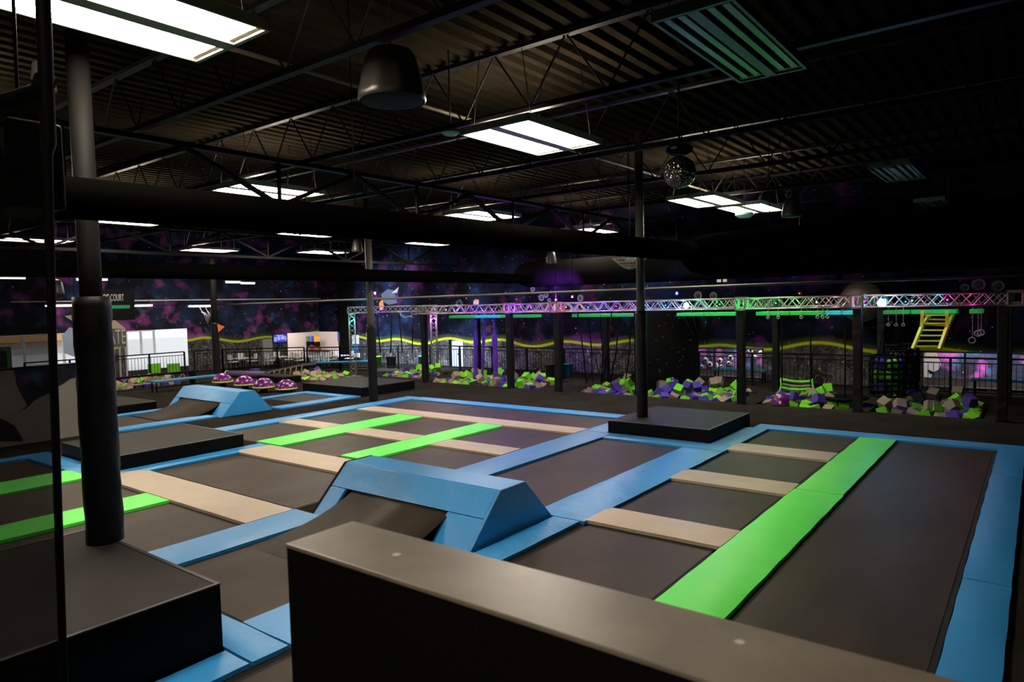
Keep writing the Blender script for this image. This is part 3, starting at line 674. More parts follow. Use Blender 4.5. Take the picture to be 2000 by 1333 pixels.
# goal shaped truss at left
A, B_ = Vector((-22.6, 18.6, 0)), Vector((-20.55, 21.3, 0)); dn = (B_-A).normalized()
truss('box_truss', 'upright aluminium truss leg, left one of the goal frame, lit teal', (A.x, A.y, ZF+.03), (A.x, A.y, 2.55), .24, .2, .018, up=(dn.y, -dn.x, 0))
truss('box_truss', 'upright aluminium truss leg, right one of the goal frame, lit violet', (B_.x, B_.y, ZF+.03), (B_.x, B_.y, 2.55), .24, .2, .018, up=(dn.y, -dn.x, 0))
truss('box_truss', 'horizontal aluminium truss joining the two goal frame legs', (A.x-dn.x*.15, A.y-dn.y*.15, 2.70), (B_.x+dn.x*.15, B_.y+dn.y*.15, 2.70), .24, .2, .02)
for p, s in ((A, 'left'), (B_, 'right')):
    tag(MB().box(-.28, .28, -.28, .28, 0, .02).build('truss_base_plate', M['alu'], None, 0, (p.x, p.y, ZF)), 'flat steel base plate under the %s goal truss leg' % s, 'base plate')
# green beams under the trusses
M['litgreen'] = mat('green_lit_board', (.02, .35, .05), .5, emis=(.0, .40, .04), es=.30)  # boards are no lamps; emission stands in for coloured light falling on them
M['litteal'] = mat('teal_lit_board', (.02, .35, .4), .5, emis=(.0, .35, .45), es=.55)
GB = [((875, 616), (925, 614), 'litgreen'), ((925, 614), (975, 613), 'litteal'), ((975, 612), (1040, 611), 'litgreen'), ((1115, 611), (1170, 610), 'litgreen'), ((1172, 610), (1240, 609), 'litgreen'),
      ((1320, 609), (1372, 608), 'litgreen'), ((1374, 608), (1435, 607), 'litgreen'), ((1475, 606), (1540, 606), 'litgreen'), ((1542, 606), (1608, 605), 'litgreen'), ((1612, 604), (1640, 604), 'litteal'), ((1645, 604), (1670, 604), 'litteal'),
      ((1724, 603), (1775, 603), 'litgreen'), ((1779, 603), (1868, 602), 'litgreen'), ((1893, 601), (1919, 601), 'litgreen')]
for i, (a, b, m_) in enumerate(GB):
    p, q = PY(*a, 19.3), PY(*b, 19.3); z = 2.36
    o = MB().box(-(q.x-p.x)/2, (q.x-p.x)/2, -.25, .25, -.05, .05).build('lit_beam', M[m_], None, .01, ((p.x+q.x)/2, 19.6, z))
    o['label'] = '%s board with added glow under the truss, %s from the left' % ('teal' if 'teal' in m_ else 'green', ('first', 'second', 'third', 'fourth', 'fifth', 'sixth', 'seventh', 'eighth', 'ninth', 'tenth', 'eleventh', 'twelfth', 'thirteenth', 'fourteenth and last')[i]); o['category'] = 'beam'; o['group'] = 'boards with added glow under the truss'
# stage lights
def stage(label, p, col, e, lens=.05, es=6, look=None, spot=None, mirror=False):
    t = thing('stage_light', label, 'stage light', p)
    MB().lathe([(.001, -.10), (.05, -.10), (.065, .0), (.06, .0)], n=14).build('can', M['black'], t)
    MB().lathe([(.001, .004), (lens, .004), (lens, -.002)], n=14).build('lens', emit('lens', col, es), t)
    MB().box(-.015, .015, -.02, .02, .0, .0).build('x', M['black'], t) if False else None
    for c in kids(t): c.rotation_euler = (R(90), 0, 0)
    l = bpy.data.lights.new('lamp', 'SPOT' if spot else 'POINT'); l.energy = e; l.color = col; l.shadow_soft_size = .03
    o = bpy.data.objects.new('lamp', l); COL.objects.link(o); o.location = (p[0]+(.12 if look else 0), p[1]-.10, p[2])
    if spot:
        l.spot_size = R(spot[1]); l.spot_blend = .6
        d = Vector(spot[0])-Vector((p[0], p[1]-.1, p[2])); o.rotation_euler = d.to_track_quat('-Z', 'Y').to_euler()
    if mirror:
        for dx in (-.55, .55): o2 = o.copy(); COL.objects.link(o2); o2.location.x += dx
    if p[2] > 2.85 or (spot and not mirror): MB().tube([(0, 0, .05), (0, 0, CEIL+.04-p[2])], .01, 5).build('hanger', M['steel_black'], t)
    return t
PUR, BLU, CYA, MAG, GRN, ORG = (.26, .03, 1), (.02, .12, 1), (.02, .7, 1), (1, .02, .45), (.01, 1, .15), (1, .20, .02)
SLs = [(-17.2, 18.9, 2.6, (.9, .7, 1), 3, 'pale lamp'), (-15.9, 19.0, 2.62, PUR, 14, 'violet lamp'), (-14.9, 19.0, 2.62, PUR, 14, 'second violet lamp'), (-13.4, 19.0, 2.62, PUR, 18, 'violet lamp of the short span'), (-12.0, 19.0, 2.62, ORG, 5, 'orange lamp'),
       (-11.2, 18.9, 2.66, BLU, 10, 'blue lamp beside the orange one'), (-10.2, 19.0, 2.62, PUR, 12, 'violet-blue lamp'), (-8.6, 19.0, 2.62, BLU, 16, 'blue lamp right of the centre column'), (-8.0, 18.9, 2.62, CYA, 5, 'cyan lamp'), (-7.0, 19.0, 2.62, GRN, 6, 'green lamp'),
       (-5.5, 19.0, 2.62, GRN, 6, 'green lamp of the fourth span'), (-4.5, 19.0, 2.62, (.7, 1, .7), 3, 'pale green lamp'), (-3.4, 19.0, 2.62, MAG, 6, 'magenta lamp'), (-2.4, 19.0, 2.62, CYA, 7, 'cyan lamp of the last span'), (-1.7, 19.0, 2.62, MAG, 8, 'magenta lamp of the last span')]
for x, y, z, c, e, s in SLs:
    stage('small stage light on the truss, '+s, (x, 18.5, 2.65), c, e*(.7 if c is MAG else 1.1), .02, 3, mirror=True)
stage('bright white flaring stage light inside the truss right of the centre column', PY(1340, 597, 18.55), (.75, .88, 1), 22, .085, 14)
stage('bright cyan flaring stage light inside the truss near its right end', PY(1722, 592, 18.55), (.15, .65, 1), 30, .10, 14)
stage('teal stage light at the top of the left goal leg', (-22.6, 18.70, 2.3), (.05, .9, .9), 30, .02, 3)
stage('violet stage light at the top of the right goal leg', (-20.55, 21.4, 2.25), (.7, .15, 1), 30, .02, 3)
stage('violet stage light on the goal crossbar', (-21.85, 19.68, 2.72), PUR, 25, .02, 3)
stage('violet wall washer above the truss', (-12.9, 20.3, 3.0), (.30, .08, 1), 1000, .03, 4, spot=((-15.6, 24, 2.6), 80))
stage('added cool white spot left of the truss, standing in for window daylight', (-22.6, 19.9, 3.4), (.62, .75, 1), 5200, .03, 4, spot=((-23.6, 24, 1.6), 110))  # unseen spot added to imitate daylight from the left windows on the back wall
stage('blue wall washer above the truss', (-9.0, 20.2, 3.0), (.05, .12, 1), 500, .03, 4, spot=((-9.2, 24, 3.0), 75))
stage('violet lamp aimed at the duct elbow', (-14.0, 20.9, 2.9), (.30, .05, 1), 800, .03, 4, spot=((-14.3, 21.95, 3.7), 95))
# ------------------------------------------------------------ foam pits
cube = {}
for k in ('cubegreen', 'purple', 'tan', 'darkfoam'):
    o = MB().box(-.115, .115, -.115, .115, -.115, .115).build('foam_cube', M[k]); cube[k] = o
PN = ['in the far left pit behind the lattice beam', 'in the small pit by the skate-style ramp', 'in the pit behind the goal truss', 'in the pit under the purple silks', 'in the long pit beside the black climbing wall', 'in the pit under the green swing', 'in the right pit near the yellow ladder']
CN = {'cubegreen': 'lime green', 'purple': 'dark purple', 'tan': 'tan', 'darkfoam': 'dark brown'}
cubes = []
for pi, (x0, x1, y0, y1) in enumerate(PITS):
    y = y0+.22
    while y < y1-.15:
        x = x0+.22+random.uniform(0, .1)
        while x < x1-.18:
            back = (y-y0)/(y1-y0)
            cubes.append((pi, x+random.uniform(-.04, .04), y+random.uniform(-.04, .04), -.15+.10*back+random.uniform(-.03, .06), None)); x += .30
        y += .30
    area = (x1-x0)*(y1-y0)
    for _ in range(int(area*(1.9 if pi > 2 else 1.5))):
        yy = random.uniform(y0+.3, y1-.25); cubes.append((pi, random.uniform(x0+.25, x1-.25), yy, .03+.18*(yy-y0)/(y1-y0)+random.uniform(-.03, .07), None))
cubes = [c for c in cubes if not (abs(c[1]+9.75) < .3 and c[2] > 18.8)]
cubes = [c for c in cubes if not any(math.hypot(c[1]-x, c[2]-y) < .28 for x in PXs for y in (TY, TB))]
def near(c): return (Vector((c[1], c[2], c[3]))-Vector((0, 0, H))).length + (2.2 if c[3] < 0 and c[2]-PITS[c[0]][2] > 1.2 else 0)
cubes.sort(key=near); rest = MB(); first = set()
for i, c in enumerate(cubes):
    k = random.choices(['cubegreen', 'purple', 'tan', 'darkfoam'], [.36, .28, .28, .08])[0]
    rot = (random.uniform(-.5, .5), random.uniform(-.5, .5), random.uniform(0, 1.57)) if c[3] < 0 else tuple(random.uniform(-.9, .9) for _ in range(3))
    if i < 270:
        o = cube[k] if k not in first else cube[k].copy()
        if k in first: COL.objects.link(o)
        first.add(k); o.location = c[1:4]; o.rotation_euler = rot
        o['label'] = '%s foam cube %s' % (CN[k], PN[c[0]]); o['category'] = 'foam cube'; o['group'] = '%s foam cubes %s' % (CN[k], PN[c[0]])
    else:
        from mathutils import Euler
        m_ = Euler(rot).to_matrix(); vv = [m_ @ Vector((a, b, d)) + Vector(c[1:4]) for d in (-.115, .115) for b in (-.115, .115) for a in (-.115, .115)]
        rest.add(vv, [(0, 2, 3, 1), (4, 5, 7, 6), (0, 1, 5, 4), (2, 6, 7, 3), (0, 4, 6, 2), (1, 3, 7, 5)])
def foam_mix():
    m, t, b = nodes('mixed_foam'); N = t.nodes; L = t.links
    g = N.new('ShaderNodeNewGeometry'); cr = N.new('ShaderNodeValToRGB'); L.new(g.outputs['Random Per Island'], cr.inputs[0]); cr.color_ramp.interpolation = 'CONSTANT'
    e = cr.color_ramp.elements; e[0].color = (.20, .66, .012, 1); e[1].position = .36; e[1].color = (.06, .025, .26, 1)
    x = e.new(.64); x.color = (.36, .27, .18, 1); x = e.new(.92); x.color = (.035, .022, .018, 1)
    L.new(cr.outputs[0], b.inputs['Base Color']); b.inputs['Roughness'].default_value = .8; return m
tag(rest.build('foam_cubes', foam_mix()), 'mass of mixed green, purple and tan foam cubes deeper in the pits', 'foam cubes', kind='stuff')

# ------------------------------------------------------------ climbing wall
t = thing('climbing_wall', 'black climbing wall with tiny pale holds, right of the centre column', 'climbing wall', (-9.75, 21.4, ZF))
MB().box(-.08, .08, -2.5, 2.1, 0, 2.55).build('wall_panel', M['black'], t)
mb = MB(); rnd = random.Random(3)
for k in range(42):
    y, z = rnd.uniform(-2.4, 2.0), rnd.uniform(.5, 2.5); mb.lathe([(.022, 0), (.016, .03), (.001, .035)], (.08, y, z), 8, 0)
mb.build('holds', mat('hold_grey', (.03, .03, .03), .7), t)
for o_ in kids(t):
    if o_.name.startswith('holds'): o_['kind'] = 'stuff'
# ------------------------------------------------------------ railing
def railing(label, pts, zt=1.0, zb=.0, step=.135):
    t = thing('metal_railing', label, 'railing', (pts[0][0], pts[0][1], ZF), 'black metal railings'); o = Vector((pts[0][0], pts[0][1], ZF))
    bars = MB(); 
    for (a, b) in zip(pts, pts[1:]):
        a = Vector((*a, 0)); b = Vector((*b, 0)); d = b-a; L_ = d.length; d.normalize()
        tr = MB()
        for z, w in ((zt, .05), (zt-.14, .03), (.06, .03)): tr.bar(a+Vector((0, 0, z))-o, b+Vector((0, 0, z))-o, w)
        tr.build('rail', M['steel_black'], t)
        n = int(L_/1.9)+1
        for k in range(n+1):
            q = a+d*(L_*k/n)-o; MB().bar((q.x, q.y, 0), (q.x, q.y, zt-ZF), .06).build('post', M['steel_black'], t)
        k = step
        while k < L_: q = a+d*k-o; bars.bar((q.x, q.y, .06-ZF), (q.x, q.y, zt-.14-ZF), .014); k += step
    b = bars.build('baluster', M['steel_black'], t); b['kind'] = 'stuff'
    return t
railing('long black railing in front of the galaxy back wall', [(-22.1, 22.6), (3.5, 22.6)])
railing('black railing turning toward the snack bar', [(-22.2, 22.55), (-25.6, 20.3), (-27.3, 19.75)])
railing('black railing in front of the tables along the left wall', [(-27.45, 19.7), (-30.4, 17.3), (-30.9, 16.2)])
railing('black railing crossing the bright doorway', [(-30.8, 15.7), (-30.8, 9.5)], 1.0)
# ------------------------------------------------------------ benches
def bench(label, p, q, z=.40, w=.38, m='benchblue'):
    p, q = Vector((*p, 0)), Vector((*q, 0)); c = (p+q)/2; d = (q-p); L_ = d.length; t = thing('padded_bench', label, 'bench', (c.x, c.y, ZF), None, math.atan2(d.y, d.x))
    MB().box(-L_/2, L_/2, -w/2, w/2, z-ZF-.07, z-ZF).build('seat_pad', M[m], t, bevel=.025)
    for sx in (-1, 1):
        for sy in (-1, 1): MB().bar((sx*(L_/2-.1), sy*(w/2-.05), 0), (sx*(L_/2-.1), sy*(w/2-.05), z-ZF-.07), .04).build('leg', M['black'], t)
    MB().bar((-L_/2+.1, 0, .15), (L_/2-.1, 0, .15), .03).build('stretcher', M['black'], t)
bench('blue-topped bench in front of the railing beside the goal truss', (-26.0, 19.3), (-24.0, 20.9))
bench('blue-topped bench before the party room window left', (-9.0, 23.2), (-7.2, 23.2))
bench('blue-topped bench before the party room window right', (-1.55, 23.2), (-.2, 23.2))
bench('long blue padded bench left of the far column', (-25.2, 11.6), (-25.2, 14.3), .36, .45)
# ------------------------------------------------------------ hanging things of the course
def hang(name, label, cat, pts, r, m, group=None, top='hook'):
    p0 = Vector(pts[-1]); t = thing(name, label, cat, p0, group)
    MB().tube([Vector(p)-p0 for p in pts], r, 7).build('rope', m, t)
    MB().tube([Vector(pts[0])-p0, Vector(pts[0])-p0+Vector((0, 0, .12))], .03, 8).build('swivel_hook', M['alu'], t)
    return t
def on_goal(x, y):
    d = ray(x, y); n = Vector((dn.y, -dn.x, 0)); return Vector((0, 0, H))+d*((A-Vector((0, 0, H))).dot(n)/d.dot(n))
for i, (a, b) in enumerate((((736, 608), (743, 690)), ((765, 606), (763, 690)), ((779, 606), (786, 690)), ((807, 608), (805, 690)))):
    p, q = on_goal(*a), on_goal(*b); hang('hanging_rope', 'black hanging rope under the goal truss, %s from the left' % PADN[i], 'rope', [(p.x, p.y, 2.50), q], .025, M['black'], 'black ropes under the goal truss')
for i, (a, b, w) in enumerate((((930, 618), (928, 735), .085), ((947, 622), (941, 735), .06), ((965, 622), (968, 735), .10))):
    p, q = PY(*a, 19.6), PY(*b, 19.6); z0 = -.02
    t = thing('aerial_silk', 'dark purple aerial silk hanging into the foam, '+('left', 'middle', 'right')[i]+' one', 'aerial silk', (q.x, 19.6, z0), 'purple aerial silks')
    n = 16; pts = [((p.x-q.x)*(1-k/n), 0, 2.45*(1-k/n)-z0*0) for k in range(n+1)]
    MB().tube(pts, [w*(.35+.65*min(1, k/7))*(1+.15*math.sin(k*1.3)) for k in range(n+1)], 10).build('silk', M['purplesilk'], t)
    MB().tube([(p.x-q.x, 0, 2.45), (p.x-q.x, 0, 2.56)], .03, 8).build('swivel_hook', M['alu'], t)
NR = [((1128, 618), (1145, 750), (1155, 720)), ((1148, 618), (1158, 752), (1180, 700)), ((1172, 618), (1176, 750), (1193, 720)), ((1195, 618), (1175, 752), (1160, 700)), ((1210, 618), (1192, 748), (1180, 710)), ((1232, 615), (1222, 742), (1238, 730))]
for i, (a, b, c) in enumerate(NR):
    Yv = 19.2+.35*(i % 3); p, q, s_ = PY(*a, Yv), PY(*b, Yv), PY(*c, Yv); q.z = max(q.z, .12)
    hang('swing_rope', 'slack black swing rope over the long pit, %s from the left' % PADN[i], 'rope', [(p.x, Yv, 2.5), (p.x*.5+q.x*.5+.05, Yv, 1.2), (q.x, Yv, q.z), (s_.x, Yv+.1, max(.35, s_.z))], .022, M['black'], 'swing ropes over the long pit')
NR2 = [(1330, 1362), (1350, 1368), (1385, 1372), (1400, 1380)]
for i, (a, b) in enumerate(NR2):
    p, q = PY(a, 615, 19.4), PY(b, 672, 19.4); hang('swing_rope', 'black rope sloping to the hanging ball right of the climbing wall, %s from the left' % PADN[i], 'rope', [(p.x, 19.4, 2.5), q], .014, M['black'], 'ropes of the hanging cargo net')
# chains, rings, grips
def ring(label, x, y, zt, zb, r=.09, grp=None):
    t = thing('hanging_ring', label, 'gym ring', (x, y, zb), grp)
    mb = MB(); z = r*2
    while z < zt-zb: mb.tube([(0, 0, z), (.008, 0, z+.03)], .011, 6); z += .045
    mb.build('chain', M['alu'], t)
    MB().tube([(r*math.sin(a), 0, r-r*math.cos(a)) for a in [i*2*math.pi/20 for i in range(21)]], .016, 8).build('ring', M['alu'], t)
for i, (x, zb) in enumerate(((1899, 1.62), (1908, 1.78), (1912, 1.80))):
    p = PY(x, 640, 19.3); ring('steel ring on a chain right of the yellow ladder, %s from the left' % PADN[i], p.x+.02*i, 19.3, 2.5, zb, .065, 'rings right of the ladder')
for i, x in enumerate((1735, 1750, 1764)):
    p = PY(x, 640, 19.3); ring('thin chain grip left of the yellow ladder, %s from the left' % PADN[i], p.x, 19.3, 2.5, 2.02, .03, 'chain grips left of the ladder')
for i, x in enumerate((1597, 1607, 1616, 1500, 1520, 1565)):
    p = PY(x, 615, 19.3); ring('small hanging grip under the green boards, %s of the set' % PADN[i], p.x, 19.3, 2.5, 2.22, .035, 'small grips under the boards')
# yellow ladder
t = thing('climbing_ladder', 'yellow two-part hanging ladder at the right end of the course', 'ladder', (-1.9, 19.2, 1.3))
Y0 = 19.2
def lad(pl, pr, n, nm, y0, y1):
    a, b, c, d = [PY(*q, y0 if i % 2 == 0 else y1) for i, q in enumerate((pl[0], pl[1], pr[0], pr[1]))]; o = Vector((-1.9, 19.2, 1.3))
    for u, v in ((a, b), (c, d)): MB().bar(u-o, v-o, .07, .07).build('side_rail', M['yellow'], t)
    for k in range(n):
        f = (k+.5)/n; u = a.lerp(b, f)-o; v = c.lerp(d, f)-o; MB().bar(u, v, .03, .035).build('rung', M['yellow'], t)
lad(((1802, 608), (1800, 640)), ((1850, 608), (1850, 640)), 2, 'front', 19.2, 19.2)
lad(((1800, 640), (1783, 682)), ((1850, 640), (1835, 682)), 4, 'lower', 19.2, 18.95)
lad(((1820, 608), (1800, 640)), ((1864, 608), (1850, 642)), 3, 'rear', 19.5, 19.25)
# net drums
def net_drum(label, x, y, z0, z1, r, grp, tilt=0):
    t = thing('cargo_net_drum', label, 'cargo net', (x, y, z0), grp)
    h = z1-z0; mb = MB(); n = 16
    for k in range(n):
        a = 2*math.pi*k/n; mb.tube([(r*math.cos(a)*(1 if 0 < j < 6 else .85), r*math.sin(a)*(1 if 0 < j < 6 else .85), h*j/6) for j in range(7)], .026, 5)
    for j in range(8):
        z = h*j/7; mb.tube([(r*math.cos(a), r*math.sin(a), z) for a in [i*2*math.pi/20 for i in range(21)]], .028, 5)
    mb.build('net_straps', M['black'], t)
    for k in range(3):
        a = 2.1*k; MB().tube([(r*.8*math.cos(a), r*.8*math.sin(a), h), (0, 0, 2.5-z0)], .012, 5).build('hanging_rope', M['black'], t)
    rnd = random.Random(int(x*100)); i = 0
    for j in range(3):
        for k in range(5):
            a = 2*math.pi*k/5+j*.5+.6; rr = r-.2; key = rnd.choices(['cubegreen', 'purple', 'tan'], [.5, .25, .25])[0]; o = cube[key].copy(); COL.objects.link(o)
            o.location = (x+rr*math.cos(a), y+rr*math.sin(a), z0+.2+j*.3); o.rotation_euler = (rnd.uniform(-.3, .3), rnd.uniform(-.3, .3), a)
            o['label'] = '%s foam cube held inside the %s' % (CN[key], grp); o['group'] = '%s foam cubes inside the %s' % (CN[key], grp)
net_drum('round black strap net full of cubes, front one at right', -3.12, 19.9, .22, 1.22, .42, 'front net drum')
net_drum('round black strap net full of cubes, rear one behind', -2.95, 21.0, .35, 1.45, .40, 'rear net drum')
# green swing / cradle, tyre and dome
c = GP(1545, 768, .2); t = thing('green_swing', 'green-strapped swing platform hanging over the pit', 'swing', (c.x, c.y+.4, .12))
for sx in (-.42, .42):
    MB().tube([(sx+.06*math.sin(k*.6), -.35+.09*k, .02+.05*k-.03*math.sin(k)) for k in range(9)], .02, 6).build('side_rail', M['cubegreen'], t)
    MB().tube([(sx*.9, .1, .2), (sx*.9, .1, 2.4)], .018, 6).build('hanging_rope', M['black'], t)
for k, (y, z, m_) in enumerate(((-.25, .05, 'tan'), (-.02, .17, 'cubegreen'), (.12, .25, 'tan'), (.26, .36, 'cubegreen'))):
    MB().tube([(-.40+.1*i, y+.0, z-.05*math.sin(math.pi*i/8)) for i in range(9)], .045, 6).build('strap', M[m_], t)
c = GP(1518, 790, 0.0); t = thing('spotted_dome', 'glossy purple spotted dome sitting at the pit edge', 'dome', (c.x, c.y+.30, -.02))
MB().lathe([(.24, .0), (.23, .10), (.19, .18), (.12, .24), (.05, .27), (.001, .275)], n=28).build('dome', M['mushroom'], t); MB().lathe([(.25, -.02), (.25, .01), (.24, .01)], n=28).build('rim', M['darkfoam'], t)
c = GP(1630, 772, .15); t = thing('hanging_disc', 'flat black hanging disc under a green cube', 'swing', (c.x+.3, 19.6, .10))
MB().lathe([(.001, 0), (.55, 0), (.58, .03), (.55, .06), (.001, .06)], n=28).build('disc', M['black'], t); MB().tube([(0, 0, .06), (0, 0, 2.4)], .02, 6).build('hanging_rope', M['black'], t)
# big ribbed drum behind truss
t = thing('ribbed_drum', 'large ribbed round drum behind the truss, lit orange on the left', 'drum', (-4.25, 23.0, 2.0))
MB().lathe([(.001, -.5), (.56, -.5), (.60, -.42)]+[(.60+.015*(k % 2), -.42+.06*k) for k in range(15)]+[(.56, .5), (.001, .5)], (0, 0, .62), 30, 1).build('drum_shell', mat('drum_brown', (.035, .03, .022), .5), t)
MB().tube([(0, 0, 1.22), (0, 0, CEIL+.04-2.0)], .02, 6).build('hanger', M['steel_black'], t)
stage('orange lamp beside the ribbed drum', (-5.6, 21.1, 2.9), (1, .12, .03), 22, .02, 2, spot=((-4.6, 22.6, 2.7), 70))
stage('teal lamp beside the ribbed drum', (-2.9, 21.2, 2.6), (.05, .6, .6), 12, .02, 2, spot=((-3.8, 22.6, 2.5), 70))
# bins by the railing
for (px, py), m_, s, h_ in (((738, 719), 'cubegreen', 'lime green round bin by the railing', .5), ((766, 718), 'darkfoam', 'dark brown round bin by the railing', .52), ((829, 718), 'benchblue', 'blue round bin by the railing', .6), ((1108, 730), 'benchblue', 'blue round bin near the middle of the railing', .5), ((1078, 728), 'darkfoam', 'grey-brown round bin near the middle of the railing', .45)):
    p = GP(px, py); k = 22.15/p.y; p = Vector((p.x*k, 22.1, ZF))
    mb = MB().lathe([(.001, .02), (.20, .02), (.23, h_), (.25, h_), (.25, h_+.03), (.001, h_+.04)], n=20); t = thing('round_bin', s, 'bin', p); mb.build('bin_body', M[m_], t); MB().tube([(.26*math.cos(a*.3927), .26*math.sin(a*.3927), h_-.01) for a in range(17)], .012, 6).build('bin_band', M['black'], t)
# ------------------------------------------------------------ left background things
# lattice beam on stands
t = thing('lattice_beam', 'low wooden lattice beam in front of the far left foam pit', 'balance beam', (-26.9, 12.3, ZF))
MB().box(-.09, .09, -2.0, 1.9, .45, .52).build('top_rail', M['column'], t); MB().box(-.06, .06, -2.0, 1.4, .16, .21).build('bottom_rail', M['wood'], t)
mb = MB()
for k in range(8): y = -1.9+k*.42; mb.bar((0, y, .19), (0, y+.3, .46), .03); mb.bar((0, y+.36, .19), (0, y+.3, .46), .03)
mb.build('lattice', M['wood'], t)
for y in (-1.9, 1.7): MB().box(-.15, .15, y-.05, y+.05, 0, .45).build('foot', M['black'], t)
for i, (px, py) in enumerate(((302, 719), (340, 717))):
    p = GP(px, 733); tag(MB().box(-.06, .06, -.27, .27, 0, .45).build('landing_pad', M['cubegreen'], None, .02, (p.x, p.y, .02)), 'upright green pad before the bright doorway, %s one' % ('left', 'right')[i], 'pad', 'upright green pads')
p = GP(232, 735); tag(MB().box(-.1, .1, -.7, .7, 0, .35).build('landing_pad', M['cubegreen'], None, .02, (-28.4, 9.6, .0)), 'low green pad half hidden by the near padded column', 'pad')
for i, (x, y) in enumerate(((-30.0, 12.0), (-30.0, 13.1), (-30.0, 14.2))): pass
# skate style box ramp by the small pit
t = thing('slatted_ramp', 'grey slatted incline with wooden side struts beside the small foam pit', 'ramp', (-26.0, 17.3, ZF))
MB().hexa([(-1.1, -.35, .02), (1.1, .55, .45), (1.1, 1.15, .45), (-1.1, .25, .02)], [(-1.1, -.35, .10), (1.1, .55, .55), (1.1, 1.15, .55), (-1.1, .25, .10)]).build('incline', mat('grey_ply', (.12, .11, .10), .7), t)
mb = MB()
for k in range(8): x = -.8+k*.25; f = (x+1.1)/2.2; mb.bar((x, -.35+.9*f-.02, 0), (x+.1, -.35+.9*f-.02, .05+.42*f), .035)
mb.build('side_struts', M['wood'], t)
platform('small black step box in front of the slatted incline', -24.9, -23.1, 15.6, 16.4, .2, False)
t = thing('foam_roller', 'thick dark purple-grey roller lying left of the slatted incline', 'roller', (-26.8, 16.3, ZF+.15))
MB().tube([(-1.0, -.3, 0), (1.0, .3, 0)], .14, 16).build('roller_body', mat('roller_purple', (.09, .06, .12), .6), t); MB().tube([(-1.02, -.306, 0), (-.98, -.294, 0)], .15, 16).build('end_band', M['white'], t)
tag(MB().box(-.15, .15, -.15, .15, 0, .3).build('foam_block', M['purple'], None, .01, (-27.3, 17.0, ZF)), 'dark purple foam block standing behind the roller', 'foam block')
# tables and chairs along the left wall
def chair():
    t = thing('cafe_chair', 'x', 'chair', (0, 0, 0), 'white and black chairs along the left wall')
    MB().box(-.18, .18, -.18, .18, .38, .42).build('seat', M['white'], t, bevel=.01); MB().box(-.18, .18, .16, .19, .5, .75).build('backrest', M['white'], t, bevel=.01)
    for sx in (-1, 1):
        for sy in (-1, 1): MB().bar((sx*.16, sy*.16, 0), (sx*.16, sy*.16, .75 if sy > 0 else .38), .025).build('leg', M['black'], t)
    return t
ch0 = chair(); TP = [(-30.9, 18.6), (-29.8, 19.9), (-28.4, 20.6), (-27.3, 21.6)]
n = 0
for i, (x, y) in enumerate(TP):
    t = thing('cafe_table', 'white-topped cafe table along the left wall, %s from the left' % PADN[i], 'table', (x, y, ZF), 'cafe tables along the left wall')
    MB().box(-.38, .38, -.38, .38, .52, .55).build('tabletop', M['white'], t, bevel=.01); MB().tube([(0, 0, 0), (0, 0, .52)], .03, 8).build('pedestal', M['black'], t); MB().lathe([(.001, .03), (.2, .02), (.22, 0)], n=16).build('foot', M['black'], t)
    for j, a in enumerate((.6, 2.7, 4.8)):
        p = (x+.5*math.cos(a), y+.5*math.sin(a), ZF); l = 'white cafe chair with black legs, %s seat at the %s table from the left' % (('right', 'left', 'front')[j], PADN[i])
        o = ch0 if n == 0 else dup(ch0, p); o.location = p; o.rotation_euler = (0, 0, a-math.pi/2); o['label'] = l; n += 1
# snack bar: screens, counter, goods
def screen(label, loc, rz, w, h, m, blocks):
    t = thing('menu_screen', label, 'screen', loc, None, rz)
    MB().box(-w/2, w/2, 0, .05, 0, h).build('casing', M['black'], t); MB().box(-w/2+.03, w/2-.03, -.006, 0, .03, h-.03).build('display', m, t)
    for (a, b, c, d) in blocks: MB().box(-w/2+a*w, -w/2+b*w, -.012, -.006, c*h, d*h).build('menu_block', emit('screen_block', (.45, .40, .95), .75), t.children[1] if t.children else t)
screen('blue menu screen on the left wall at the snack bar', (XL+.06, 21.45, 1.05), R(90), .85, .46, emit('screen_blue', (.03, .08, .62), .6), [(.08, .28, .2, .4), (.08, .28, .45, .65), (.33, .5, .3, .75), (.56, .82, .35, .75), (.25, .75, .80, .9), (.86, .94, .25, .7)])
screen('blue poster screen right of the snack bar opening', (-29.9, YB-.06, 1.0), 0, .85, .5, emit('screen_navy', (.04, .10, .45), .6), [(.3, .55, .5, .6), (.62, .85, .3, .75), (.35, .65, .08, .16)])
t = thing('snack_counter', 'pale blue snack bar counter with dark top', 'counter', (-30.9, 23.1, ZF))
MB().box(-.9, .55, -.25, .25, 0, .55).build('counter_body', mat('pale_blue', (.42, .52, .62), .6), t); MB().box(-.95, .6, -.3, .3, .55, .60).build('counter_top', M['darkfoam'], t)
GD = [(-31.5, 'red_goods', (.5, .04, .03), .3, 'red snack display stand'), (-31.2, 'orange_goods', (.7, .18, .03), .22, 'orange snack display stand'), (-30.8, 'candy', (.4, .02, .06), .18, 'dark red candy jar')]
for x, nm, c_, h_, s in GD:
    t = thing('goods_stand', s+' on the snack counter', 'display', (x, 23.1, ZF+.60)); MB().box(-.11, .11, -.1, .1, 0, .03).build('stand_base', M['black'], t); MB().lathe([(.08, .03), (.10, h_*.7), (.06, h_), (.001, h_)], n=12).build('goods', mat(nm, c_, .6), t)
